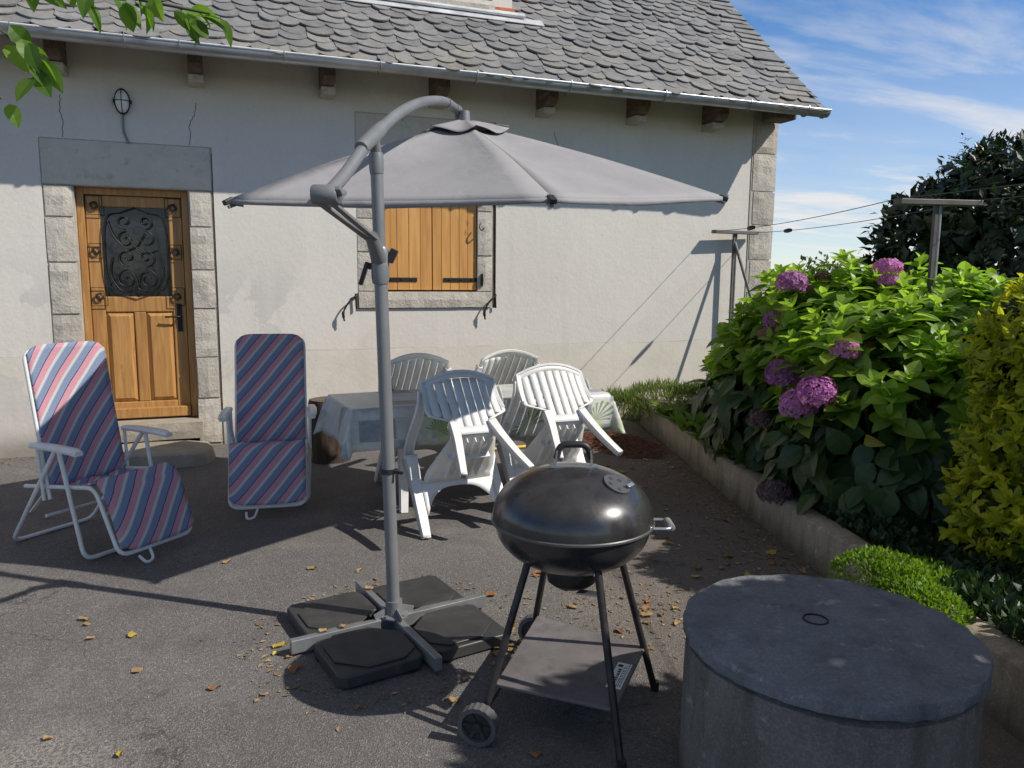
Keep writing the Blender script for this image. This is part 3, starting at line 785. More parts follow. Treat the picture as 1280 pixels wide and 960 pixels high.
    mb = MB(); mb.tube(smoothpath([(2.34,-.03,2.0),(2.32,-.05,1.96),(2.34,-.05,1.93),(2.37,-.04,1.95)], 5), .006, 6); mb.build('shutter_catch', M['iron'], w)
    # hairline cracks in the render
    for pts in ([(-1.13,2.88),(-1.14,2.78),(-1.125,2.66),(-1.135,2.56)], [(-.14,2.90),(-.16,2.8),(-.2,2.72),(-.195,2.62),(-.205,2.56)], [(3.1,2.9),(3.16,2.7),(3.12,2.6)]):
        p2 = smoothpath([(a,-.0015,b) for a, b in pts], 5); p2 = [(q.x+U(-.006,.006), q.y, q.z) for q in p2]
        mb = MB().sweep(p2, [(-.0022,0),(.0022,0)], up=(0,1,0)); mb.build('crack', M['soil'], H)
    return H
house()

# lamp over the door
L = thing('wall_lamp', 'oval caged bulkhead lamp fixed on the wall above the door', 'lamp', (-.69, 0, 2.86))
mb = MB(); pr = [(.075*1.0,0),(.078,.02),(.07,.028),(0,.028)]
def oval(mb, prof, zs=1.75):
    n = 24; m = len(prof); vs = []; prof = [(r*.82, d) for r, d in prof]
    for i in range(n):
        a = 2*PI*i/n
        for r, d in prof: vs.append((r*math.cos(a), -d, r*math.sin(a)*zs))
    mb.add(vs, [(i*m+j, ((i+1)%n)*m+j, ((i+1)%n)*m+j+1, i*m+j+1) for i in range(n) for j in range(m-1)])
oval(mb, [(.0,.001),(.066,.001),(.07,.018),(.064,.026),(.05,.028)]); mb.build('lamp_base', M['iron'], L, smooth=40)
mb = MB(); oval(mb, [(.062,.026),(.060,.05),(.048,.072),(.026,.086),(.001,.09)]); mb.build('lamp_glass', M['lampglass'], L, smooth=180)
mb = MB()
ring = [(.055*math.cos(2*PI*i/24), -.03, .098*math.sin(2*PI*i/24)) for i in range(24)]; mb.tube(ring, .0045, 6, loop=True)
mb.tube(smoothpath([(0,-.03,.098),(0,-.085,.06),(0,-.095,0),(0,-.085,-.06),(0,-.03,-.098)], 5), .003, 6)
mb.tube(smoothpath([(-.055,-.03,0),(-.045,-.08,0),(0,-.097,0),(.045,-.08,0),(.055,-.03,0)], 5), .003, 6)
for s in (-1,1): mb.box(s*.06-.008, s*.06+.008, -.035, -.012, -.014, .014)
mb.build('lamp_cage', M['iron'], L, smooth=50)
mb = MB().tube(smoothpath([(0,-.02,-.09),(-.005,-.012,-.16),(0,-.012,-.24),(.03,-.012,-.32)], 5), .009, 8); mb.build('conduit', M['greyplastic'], L, smooth=180)

# steps and stump
mb = MB(); block(mb, -1.10, -.2, -.17, .115, .10, .245, .008); o = mb.build('threshold_stone', M['step']); o.data.polygons.foreach_set
tag(o, 'pale stone threshold slab directly under the wooden door', 'doorstep')
mb = MB()
pl = [(-1.12,-.18),(-1.14,-.55),(-.95,-.66),(-.6,-.72),(-.3,-.80),(-.16,-.74),(-.10,-.5),(-.13,-.18)]
n = len(pl)
def ringz(k, z): return [(x + (-.62-x)*k + U(-.01,.01), y + (-.42-y)*k + U(-.01,.01), z + U(-.006,.006)) for x, y in pl]
vs = ringz(-.03,-.02)+ringz(0,.05)+ringz(.02,.10)+ringz(.09,.125)
mb.add(vs, [(r*n+i, r*n+(i+1)%n, (r+1)*n+(i+1)%n, (r+1)*n+i) for r in range(3) for i in range(n)] + [tuple(3*n+i for i in range(n))])
o = mb.build('stone_step', M['step'], smooth=25, sub=1)
tag(o, 'worn rounded stone step on the asphalt in front of the door threshold', 'step')
T = thing('tree_stump', 'dark upright log stump against the wall between recliner and table', 'stump', (.77,-.86,0))
mb = MB(); n = 28
vs = []
for k, (z, r) in enumerate(((0,.175),(.08,.16),(.2,.152),(.36,.15),(.47,.153),(.50,.145))):
    for i in range(n):
        a = 2*PI*i/n; q = r*(1 + .035*math.sin(5*a) + .02*math.sin(11*a+1) + U(-.012,.012)); vs.append((q*math.cos(a), q*math.sin(a), z))
mb.add(vs, [(k*n+i, k*n+(i+1)%n, (k+1)*n+(i+1)%n, (k+1)*n+i) for k in range(5) for i in range(n)])
mb.build('bark', M['log'], T, smooth=180)
mb = MB().lathe([(.147,.499),(.1,.506),(0,.507)], 24); mb.build('cut_top', M['logend'], T, smooth=180)

# ------------------------------------------------------------------ plastic chairs, tipped against the table
def chair():
    T = thing('plastic_chair', 'white plastic chair', 'chair', group='white plastic chairs tipped against the table')
    # local: feet of the front legs at y=0, chair faces +y, width along x
    yb = -.535; PL = M['plastic']; ZW = .335; ZA = .735
    def bk(x, z, o=0):   # surface of the back
        t = (z-ZW)/.4; return (x, yb - .055*t - .02*t*t + .9*x*x*min(1, max(0, t*1.6)) + o, z)
    def hw(z):
        if z < .395: return .112 + .05*(z-ZW)
        if z < .485:
            t = (z-.395)/.09; t = t*t*(3-2*t); return .115 + .131*t
        return .246 - .016*(z-.485)/.25
    ztop = lambda x: .705 + .035*(1-(x/.235)**2)
    mb = MB()
    mb.grid(lambda u, v: bk((u-.5)*2*hw(.71), (ztop((u-.5)*2*hw(.71))-.045) + .045*v), 18, 2)
    for s in (-1,1):
        mb.grid(lambda u, v: (lambda z: bk(s*(hw(z) - .026*(1-u)), z))(ZW + (.70-ZW)*v), 2, 18)
    mb.grid(lambda u, v: bk((u-.5)*.23, ZW-.01 + .05*v), 6, 2)
    n = 8; pw = .054
    for i in range(n):
        x0 = -.216 + pw*i + .003; x1 = x0 + pw - .007
        xm = max(abs(x0), abs(x1)); zb = .36
        while hw(zb) < xm + .004 and zb < .6: zb += .006
        mb.grid(lambda u, v: bk(x0 + (x1-x0)*u, zb + (.69-zb)*v, .002), 2, 8)
    mb.build('backrest', PL, T, smooth=50, solid=.005)
    mb = MB()   # rolled rim along the top of the back and down its sides
    pts = [bk(-hw(.50), .50), bk(-hw(.58), .58), bk(-hw(.66), .66)] + [bk((i/14-.5)*2*hw(.71), ztop((i/14-.5)*2*hw(.71))) for i in range(15)] + [bk(hw(.66), .66), bk(hw(.58), .58), bk(hw(.50), .50)]
    mb.sweep(pts, [(-.011,-.014),(.003,-.014),(.003,.004),(-.011,.004)], closed=True, up=(0,1,0)); mb.build('back_rim', PL, T, smooth=60)
    mb = MB()
    def seat(u, v):
        y = yb + .005 + v*.43; w = .13 + .085*min(1, v*1.3)
        x = (u-.5)*2*w; z = ZW - .022*math.sin(PI*min(1, v*1.05))*(1-(x/w)**2) - .005*v
        if v > .9: z -= .02*(v-.9)/.1
        return (x, y, z)
    mb.grid(seat, 10, 12)
    for i in range(5):
        x = -.10 + .05*i; mb.box(x-.002, x+.002, yb+.03, yb+.38, .29, .318)
    mb.box(-.13, .13, yb+.18, yb+.184, .285, .318)
    mb.build('seat', PL, T, smooth=40, solid=.004)
    mb = MB()
    def apr(u, v):
        x = (u-.5)*.46; top = .330; low = .285 - .17*abs(u*2-1)**3.2
        return (x, -.105 + .02*v + .03*abs(u*2-1)**3*v, top + (low-top)*v)
    mb.grid(apr, 20, 3); mb.build('apron', PL, T, smooth=60, solid=.005)
    for s in (-1,1):
        mb = MB()
        pts = smoothpath([(s*.262,0,0), (s*.258,-.03,.16), (s*.252,-.07,.36), (s*.254,-.105,.505)], 5); k = len(pts)
        mb.sweep(pts, [(-.5*s,.45),(-.5*s,-.5),(.5*s,-.5),(.5*s,-.2)], up=(0,1,0), scales=[(.040+.032*i/k, .045+.045*i/k) for i in range(k)])
        mb.build('leg', PL, T, smooth=30, solid=.005)
        mb = MB()
        pts = smoothpath([(s*.254,-.085,.505), (s*.262,-.16,.535), (s*.264,-.30,.55), (s*.256,-.42,.565), (s*.246,-.50,.60), (s*.236,-.535,.655)], 5); k = len(pts)
        mb.sweep(pts, [(-.5,-.55),(-.5,.1),(-.35,.3),(.35,.3),(.5,.1),(.5,-.55)], scales=[(.058-.020*i/k, .040) for i in range(k)])
        mb.build('armrest', PL, T, smooth=50, solid=.005)
        mb = MB()
        pts = smoothpath([(s*.118,yb-.0,.40), (s*.135,yb-.02,.28), (s*.168,yb-.045,.13), (s*.20,yb-.075,.0)], 5); k = len(pts)
        mb.sweep(pts, [(-.5*s,.5),(-.5*s,-.5),(.5*s,-.5),(.5*s,.5)], up=(0,1,0), scales=[(.046-.016*i/k, .05-.02*i/k) for i in range(k)])
        lg = mb.build('leg', PL, T, smooth=30, solid=.004)
        mb = MB(); e = pts[-1]; d = (pts[-1]-pts[-2]).normalized()
        mb.bar(e - d*.012, e + d*.003, .024, .024, up=(0,1,0)); mb.build('hollow_end', M['greyplastic'], lg)  # grey block painted in for the shaded hollow of the leg end
    return T
c0 = chair()
def place(o, x, y, yaw, th, label):
    o.location = (x, y, 0); o.rotation_euler = (-rad(th), 0, rad(yaw)); o['label'] = label
spots = [(1.30,-2.975,6,49,'half shaded white chair tipped on the near side of the table beside the parasol pole'),
         (1.955,-2.80,3,49,'fully sunlit white chair tipped on the near side of the table behind the barbecue'),
         (1.27,-1.66,184,49,'shaded white chair tipped on the far side of the table nearer the stump'),
         (2.00,-1.58,184,49,'white chair tipped on the far side of the table farther from the stump')]
for i, a in enumerate(spots):
    o = c0 if i == 0 else dup(c0)
    place(o, *a)

# ------------------------------------------------------------------ table and cloth
TX0, TX1, TY0, TY1 = -.905, .905, -.34, .34
TC, TA = (1.55,-2.235), rad(5)
t_ = thing('garden_table', 'white plastic garden table hidden under a printed oilcloth', 'table', (*TC,0), (0,0,TA))
mb = MB().box(-.89,.89,-.325,.325,.67,.703); mb.build('tabletop', M['plastic'], t_, bevel=.008)
for sx in (-1,1):
    for sy in (-1,1):
        mb = MB(); pts = smoothpath([(sx*.55,sy*.13,.67),(sx*.53,sy*.13,.45),(sx*.53,sy*.15,.2),(sx*.54,sy*.18,.0)], 5); k = len(pts)
        mb.sweep(pts, [(-.5,-.5),(.5,-.5),(.6,0),(.5,.5),(-.5,.5)], closed=True, up=(0,1,0), scales=[.06-.015*i/k for i in range(k)])
        mb.build('leg', M['plastic'], t_, smooth=40)
mb = MB(); mb.bar((-.5,0,.60),(.5,0,.60),.04,.06); mb.build('stretcher', M['plastic'], t_, bevel=.005)
def cloth():
    mb = MB(); zt = .71; drop = .25
    W = TX1-TX0; Dp = TY1-TY0
    us = [-drop + (W+2*drop)*i/70 for i in range(71)]; vs_ = [-drop + (Dp+2*drop)*j/40 for j in range(41)]
    vs = []
    for v in vs_:
        for u in us:
            ou = -u if u < 0 else (u-W if u > W else 0); ov = -v if v < 0 else (v-Dp if v > Dp else 0)
            x = min(max(u,0),W); y = min(max(v,0),Dp); z = zt
            if ou or ov:
                over = math.hypot(ou, ov) if (ou and ov) else ou+ov
                over = min(over, drop*1.12)
                z = zt - over*.985
                fl = .022*over/drop
                wv = .014*math.sin(u*11+v*3)*over/drop + .008*math.sin(u*23+1)*over/drop
                sx = -1 if u < 0 else 1; sy = -1 if v < 0 else 1
                if ou and ov:
                    a = math.atan2(ov, ou); q = fl + .07*math.sin(2*a)*over/drop
                    x += sx*(q*math.cos(a)); y += sy*(q*math.sin(a))
                elif ou: x += sx*(fl+.012*math.sin(v*13)*over/drop)
                else: y += sy*(fl+wv)
            else: z += .0015*math.sin(u*7)*math.sin(v*9)
            vs.append((TX0+x, TY0+y, z))
    n = 71
    mb.add(vs, [(j*n+i, j*n+i+1, (j+1)*n+i+1, (j+1)*n+i) for j in range(40) for i in range(70)])
    o = mb.build('tablecloth', M['cloth'], smooth=180, solid=.002)
    o.location = (*TC,0); o.rotation_euler = (0,0,TA)
    tag(o, 'oilcloth printed with palm leaves and grey panels draped over the table', 'tablecloth')
cloth()
o = MB().tube([(2.02,-1.0,.016),(2.62,-.985,.016)], .014, 8).build('broom_handle', M['yellow'], smooth=60)
tag(o, 'yellow pole lying on the ground beyond the table', 'pole')

# ------------------------------------------------------------------ recliners
def tb(mb, pts, r=.0115, c=.05, loop=False): mb.tube(roundcorner(pts, c, 5, loop), r, 8, loop=loop); return mb
def recliner(loc, a, rec, label):
    T = thing('reclining_chair', label, 'recliner', (*loc, 0), (0,0,a-PI/2), 'striped reclining garden chairs')
    hw = .226; szf, szb, sd, bl = .43, .36, .40, .735
    WM = M['whitemetal']
    by, bz = -sd - bl*math.sin(rec), szb + bl*math.cos(rec)
    # frames
    mb = MB(); tb(mb, [(-hw,-sd+.05*math.sin(rec),szb-.06),(-hw,by,bz),(hw,by,bz),(hw,-sd+.05*math.sin(rec),szb-.06)], .0115, .06); mb.build('back_frame', WM, T, smooth=60)
    mb = MB(); tb(mb, [(-hw,-.60,.345),(-hw,-.02,szf-.02),(-hw,.143,.075),(hw,.143,.075),(hw,-.02,szf-.02),(hw,-.60,.345)], .0115, .06); mb.build('seat_frame', WM, T, smooth=60)
    ho = hw+.032
    for s in (-1,1):
        mb = MB()
        pts = [(-.43,.600,.045),(-.34,.604,.055),(-.2,.604,.058),(-.1,.6,.055),(-.06,.592,.04)]
        mb.sweep([(s*(ho+.012),y,z) for y, z, w in pts], [(-.5,-.5),(.5,-.5),(.6,0),(.4,.5),(-.4,.5),(-.6,0)], closed=True, scales=[(w, .026) for *_, w in pts])
        mb.build('armrest', M['plastic'], T, smooth=50)
        mb = MB(); mb.tube([(s*ho,-.42,.59),(s*ho*.98,-.40,.30)], .009, 8); mb.bar((s*(ho-.004),-.40,.33),(s*(ho-.004),-.52,.22), .02, .006); mb.build('arm_support', WM, T, smooth=60)
    mb = MB(); tb(mb, [(-ho,-.24,.585),(-ho+.02,-.12,.012),(ho-.02,-.12,.012),(ho,-.24,.585)], .0115, .06); mb.build('leg_loop', WM, T, smooth=60)
    mb = MB(); tb(mb, [(-ho,-.27,.585),(-ho+.02,-.74,.012),(ho-.02,-.74,.012),(ho,-.27,.585)], .0115, .06); mb.build('leg_loop', WM, T, smooth=60)
    mb = MB(); tb(mb, [(-hw,-.44,.20),(hw,-.44,.20)], .009); mb.build('cross_bar', WM, T, smooth=60)
    mb = MB(); tb(mb, [(-hw,.04,.28),(hw,.04,.28)], .008); mb.build('cross_bar', WM, T, smooth=60)
    mb = MB(); mb.tube(smoothpath([(.06,.15,.075),(.08,.2,.03),(.12,.2,.022),(.13,.16,.05)], 5), .008, 6); mb.build('foot_loop', WM, T, smooth=60)
    # canvas
    cw = hw - .004
    S = M['stripe']
    def rc(u, v, r=.12):   # rounded upper corners
        return u
    mb = MB(); LB = bl + .03
    def bk(u, v):
        x = (u-.5)*2*cw; k = 1.0
        sag = -.028*math.sin(PI*min(1, v))*(1-(2*u-1)**2) + .010
        d = v*LB - .045*abs(2*u-1)**7*v**6; y = -sd - d*math.sin(rec); z = szb - .0 + d*math.cos(rec)
        y += -sag*math.cos(rec)*-1*-1 if False else (sag)*math.cos(rec); z += sag*math.sin(rec)
        wr = .004*math.sin(u*9+v*4)*math.sin(v*7)
        return (x, y+wr+.008, z+.0)
    mb.grid(bk, 14, 26, uv=lambda u, v: ((u-.5)*2*cw, .40 + v*LB))
    b = mb.build('backrest', S, T, smooth=180, solid=.012)
    mb = MB(); mb.sweep([bk(.25+.5*i/8, .79) for i in range(9)], [(-.003,0),(0,.004),(.003,0)], up=(0,-1,0)); mb.build('seam', M['blackplastic'], b)
    for u in (.22,.40,.58,.76):    # canvas loops holding the head end to the tube
        mb = MB(); c = V((-hw+2*hw*u, by, bz)); ln = V((.035,0,0))
        mb.tube([c-ln, c-ln*.9, c+ln*.9, c+ln], [.0125,.0142,.0142,.0125], 10); mb.build('canvas_loop', M['plastic'], b, smooth=50)
    mb = MB()
    def st(u, v):
        x = (u-.5)*2*cw; y = -sd - .0 + v*(sd-.03); z = szb + (szf-szb)*v + .004 - .03*math.sin(PI*v)*(1-.6*(2*u-1)**2) + .006*math.sin(u*14)*(1-v)
        return (x, y, z)
    mb.grid(st, 14, 12, uv=lambda u, v: ((u-.5)*2*cw, .40 - v*sd))
    mb.build('seat', S, T, smooth=180, solid=.010)
    mb = MB()
    def ft(u, v):
        x = (u-.5)*2*(cw+.006) ; L = .385
        # rolls over the knee, then down
        if v < .22:
            t = v/.22; a = t*rad(62); y = -.03 + .075*math.sin(a); z = szf + .012 - .075*(1-math.cos(a))
            return (x, y, z + .004*math.sin(u*17))
        t = (v-.22)/.78; y0 = -.03+.075*math.sin(rad(62)); z0 = szf+.012-.075*(1-math.cos(rad(62)))
        y = y0 + (.158-y0)*t; z = z0 + (.095-z0)*t
        sag = .016*math.sin(PI*t)*(1-(2*u-1)**2)
        rr = .04*abs(2*u-1)**7*t**5; y -= .22*rr; z += rr
        return (x, y+sag+.01+.004*math.sin(u*6+t*5), z)
    mb.grid(ft, 14, 20, uv=lambda u, v: ((u-.5)*2*cw, 0. - v*.42))
    mb.build('footrest', S, T, smooth=180, solid=.012)
recliner((-.472,-2.692), -.82, .17, 'pink and blue striped recliner half in sunlight, in front of the door')
recliner((.23,-2.162), -1.682, .333, 'fully shaded striped recliner between the door and the stump, facing the camera')

# ------------------------------------------------------------------ parasol
PX, PY = .627, -4.075
MX, MY = 1.28, -2.96
def parasol():
    T = thing('cantilever_parasol', 'large grey cantilever parasol open over the courtyard on a cross base', 'parasol', (PX,PY,0))
    px, py = MX-PX, MY-PY
    top = V((-.045,.012,2.0)); G = M['polegrey']
    # pole in two sections
    mb = MB(); mb.tube([(0,0,.06), top*.78+V((0,0,0))*.22], .0265, 20); po = mb.build('pole', G, T, smooth=50)
    mb = MB(); a = top*.775; mb.tube([a, top*.97], .0245, 20); mb.build('upper_pole', G, T, smooth=50)
    mb = MB(); b0 = top*.345; mb.tube([b0, b0+V((0,0,.02))], .030, 18); mb.bar(b0+V((.02,-.02,.01)), b0+V((.05,-.05,.008)), .012, .012); mb.build('cable_tie', M['blackplastic'], po, smooth=50)
    mb = MB(); mb.tube([top*.945, top*.955, top*.975, top*.985], [.0265,.029,.029,.0265], 18); mb.build('pole_collar', G, T, smooth=50)
    d = V((px,py,0)).normalized()
    def A(s, z): return V((top.x + d.x*s, top.y + d.y*s, z))
    # sliding clamp sleeve and knob
    cz = 1.55; cc = top*(cz/2.0)
    mb = MB(); mb.tube([cc+V((0,0,-.085)), cc+V((0,0,-.06)), cc+V((0,0,.05)), cc+V((0,0,.06))], [.031,.036,.036,.031], 18)
    mb.tube([cc, cc - d*.10 + V((0,0,.10))], [.034,.024], 12); cl = mb.build('clamp', G, T, smooth=50)
    mb = MB(); r_ = V((.936,-.352,0)); q = cc - r_*.05 + V((0,0,-.02)); mb.tube([cc, q], .013, 8); mb.bar(q+V((0,0,.02)), q - r_*.03 + V((0,0,-.07)), .03, .016); mb.bar(cc+r_*.035, cc+r_*.06+V((0,0,.05)), .03, .03); mb.build('clamp_lever', M['blackplastic'], cl, bevel=.004)
    # arm
    k = .48
    pts = smoothpath([A(-k,1.762), A(-.30,1.86), A(-.08,2.0), A(.08,2.08), A(.3,2.18), A(.6,2.285), A(.9,2.36), A(1.12,2.395), A(1.33,2.40)], 6)
    mb = MB(); mb.tube(pts, .0228, 18); mb.build('arm', G, T, smooth=60)
    mb = MB(); mb.tube([A(-.16,1.962), A(-.13,1.977), A(.05,2.066), A(.08,2.083)], [.025,.0285,.0285,.025], 18); mb.tube([top*.985, A(-.02,2.015)], .022, 14); mb.build('arm_joint', G, T, smooth=50)
    mb = MB(); e = A(1.32,2.40)
    mb.tube([A(1.08,2.389), A(1.10,2.392)], .0265, 18); mb.build('arm_collar', G, T, smooth=50); mb = MB(); hx = V((px,py,0))
    mb.tube([A(1.25,2.40), A(1.33,2.402), A(1.352,2.396), A(1.366,2.378), A(1.369,2.35), A(1.369,2.29)], [.026,.027,.027,.026,.025,.023], 16); mb.build('arm_elbow', G, T, smooth=50)
    # crank box
    kb = A(-k,1.762); ax = V((.936,-.352,0))
    mb = MB(); mb.tube([kb - ax*.05, kb - ax*.045, kb + ax*.03, kb + ax*.036], [.029,.033,.033,.028], 22); cb = mb.build('crank_box', G, T, smooth=40)
    mb = MB(); c2 = kb + ax*.045
    for i in range(3):
        an = i*2*PI/3+.4; mb.bar(c2, c2 + V((-ax.y*0+d.x*math.cos(an)*.034, d.y*math.cos(an)*.034, math.sin(an)*.034)), .018, .02, up=ax)
    mb.build('crank_knob', G, cb, bevel=.004)
    mb = MB()
    for s in (-1,1): mb.bar(kb + ax*.02*s + V((0,0,-.03)), cc - d*.085 + ax*.014*s + V((0,0,.085)), .012, .022, up=ax)
    mb.build('strut', G, T, bevel=.002)
    # cross base
    ya = rad(11)
    bx = V((math.cos(ya), math.sin(ya), 0)); bY = V((-math.sin(ya), math.cos(ya), 0))
    for dirv, L0, L1 in ((bx,-.44,.44),(bY,-.43,.43)):
        mb = MB(); z = .042 if dirv is bx else .046
        mb.bar(dirv*L0 + V((0,0,z)), dirv*L1 + V((0,0,z)), .030, .056 if dirv is bx else .054)
        mb.build('base_bar', M['barsteel'], T, bevel=.003)
    mb = MB(); mb.tube([(0,0,.072),(0,0,.078),(0,0,.079),(0,0,.14)], [.06,.06,.036,.035], 16)
    for i in range(4):
        an = ya + i*PI/2 + PI/4*0
        mb.bar((math.cos(an)*.02,math.sin(an)*.02,.10), (math.cos(an)*.085,math.sin(an)*.085,.076), .007, .035)
        mb.lathe([(.009,0),(.009,.008),(0,.009)], 6, (math.cos(an+.5)*.05, math.sin(an+.5)*.05, .078))
    mb.build('pole_bracket', M['polegrey'], T, smooth=40)
    # canopy
    z0 = 1.924; R0 = 1.395; ap = 2.33
    def rim(k): 
        t = rad(-93+60*k); x, y = R0*math.cos(t), R0*math.sin(t); return V((px+x, py+y, z0+.0475*x+.086*y))
    hub = V((px,py,ap))
    def can(k, u, v, lift=0):    # u 0..1 between ribs, v 0..1 hub to rim
        a, b = rim(k), rim(k+1)
        pa = hub.lerp(a, v) + V((0,0,.018*math.sin(PI*v))); pb = hub.lerp(b, v) + V((0,0,.018*math.sin(PI*v)))
        p = pa.lerp(pb, u); w = 4*u*(1-u)
        mid = (pa+pb)/2
        p.z -= .05*w*math.sin(PI*min(1, v*.9)) - .012*w*v*v
        c = V((px,py,0)) - V((p.x,p.y,0)); 
        p += c.normalized()*(.045*w*v**6) if c.length > .01 else V((0,0,0))
        p.z += lift + .004*math.sin(u*15+v*9)*v*(1-v)
        return p
    mb = MB()
    for k in range(6): mb.grid(lambda u, v: can(k, u, .10+.90*v), 12, 16)
    cn = mb.build('canopy', M['canvas'], T, smooth=40, solid=.003)
    mb = MB()    # hem
    for k in range(6):
        mb.grid(lambda u, v: can(k, u, 1.0) + V((0,0,-.032*v*(1-.4*abs(2*u-1)))) , 12, 1)
    mb.build('hem', M['canvas'], cn, smooth=180, solid=.002)
    mb = MB()    # vent cap with wavy edge
    for k in range(6):
        mb.grid(lambda u, v: can(k, u, .03+.15*v, .022) + V((0,0,.011*math.sin(PI*2*u+k*1.3)*v*v + .006*v)), 10, 5)
    mb.build('vent_cap', M['canvas'], cn, smooth=60, solid=.003)
    mb = MB().tube([hub+V((0,0,-.28)), hub+V((0,0,-.02)), hub+V((0,0,.06))], [.035,.035,.028], 14); hb = mb.build('hub', M['polegrey'], T, smooth=50)
    for k in range(6):
        mb = MB(); pts = [hub + V((0,0,-.03)) + (can(k,0,v)-hub)*1.0 + V((0,0,0)) for v in (.02,.2,.4,.6,.8,1.0)]
        pts = [p + V((0,0,-.016)) + (V((0,0,-0)) if i else V((0,0,0))) for i, p in enumerate(pts)]
        mb.sweep([p+V((0,0,.02)) for p in pts], [(-.008,-.012),(.008,-.012),(.008,.0),(-.008,.0)], closed=True)
        rb = mb.build('rib', M['polegrey'], hb)
        mb = MB().bar(hub+V((0,0,-.26)), can(k,0,.52)+V((0,0,-.02)), .012, .010); mb.build('rib_strut', M['polegrey'], rb)
        mb = MB(); e = can(k,0,1.0); dv = (e - can(k,0,.95)).normalized(); mb.bar(e-dv*.03+V((0,0,-.006)), e+dv*.018+V((0,0,-.01)), .03, .022); mb.build('rib_tip', M['blackplastic'], rb, bevel=.004)
    return ya
ya = parasol()
# ballast slabs: four separate plastic quarters lying on the cross
def slab(i, label):
    an = ya + i*PI/2
    T = thing('ballast_slab', label, 'ballast slab', (PX,PY,0), (0,0,an), 'black ballast slabs on the parasol base')
    a, b = .026, .362
    ch = .025
    poly = [(a+.10,a),(b-.02,a),(b,a+.02),(b,b-ch),(b-ch,b),(a+.02,b),(a,b-.02),(a,a+.10)]
    arc = [(a+.0+.10*math.cos(t), a+.10*math.sin(t)) for t in [PI/2 - PI/2*k/6 for k in range(1,6)]]
    poly = poly + arc
    mb = MB(); n = len(poly); mb.prism(poly, .008, .056)
    mb.build('slab_body', M['slab'], T, bevel=.007, seg=3)
    e = .022
    p2 = [(a+.105,a+.004),(b-e-.06,a+.004),(b-e,a+.07),(b-e,b-e-.10),(b-e-.10,b-e),(a+.07,b-e),(a+.004,b-e-.06),(a+.004,a+.105)]
    mb = MB().prism(p2, .0565, .064); mb.build('raised_panel', M['slab'], T, bevel=.004, seg=3)
    mb = MB(); mb.box(b-.07,b-.0,a+.04,a+.07,.0,.0075); mb.box(a+.04,a+.07,b-.07,b,.0,.0075); mb.build('slab_foot', M['blackplastic'], T)
for i, lb in enumerate(('fully sunlit black ballast slab at the back right of the parasol base, behind the pole',
                        'black ballast slab crossed by the pole shadow, on the recliner side of the parasol base',
                        'shaded black ballast slab at the front left of the parasol base, nearest the camera',
                        'half sunlit black ballast slab of the parasol base nearest the kettle barbecue')):
    slab(i, lb)

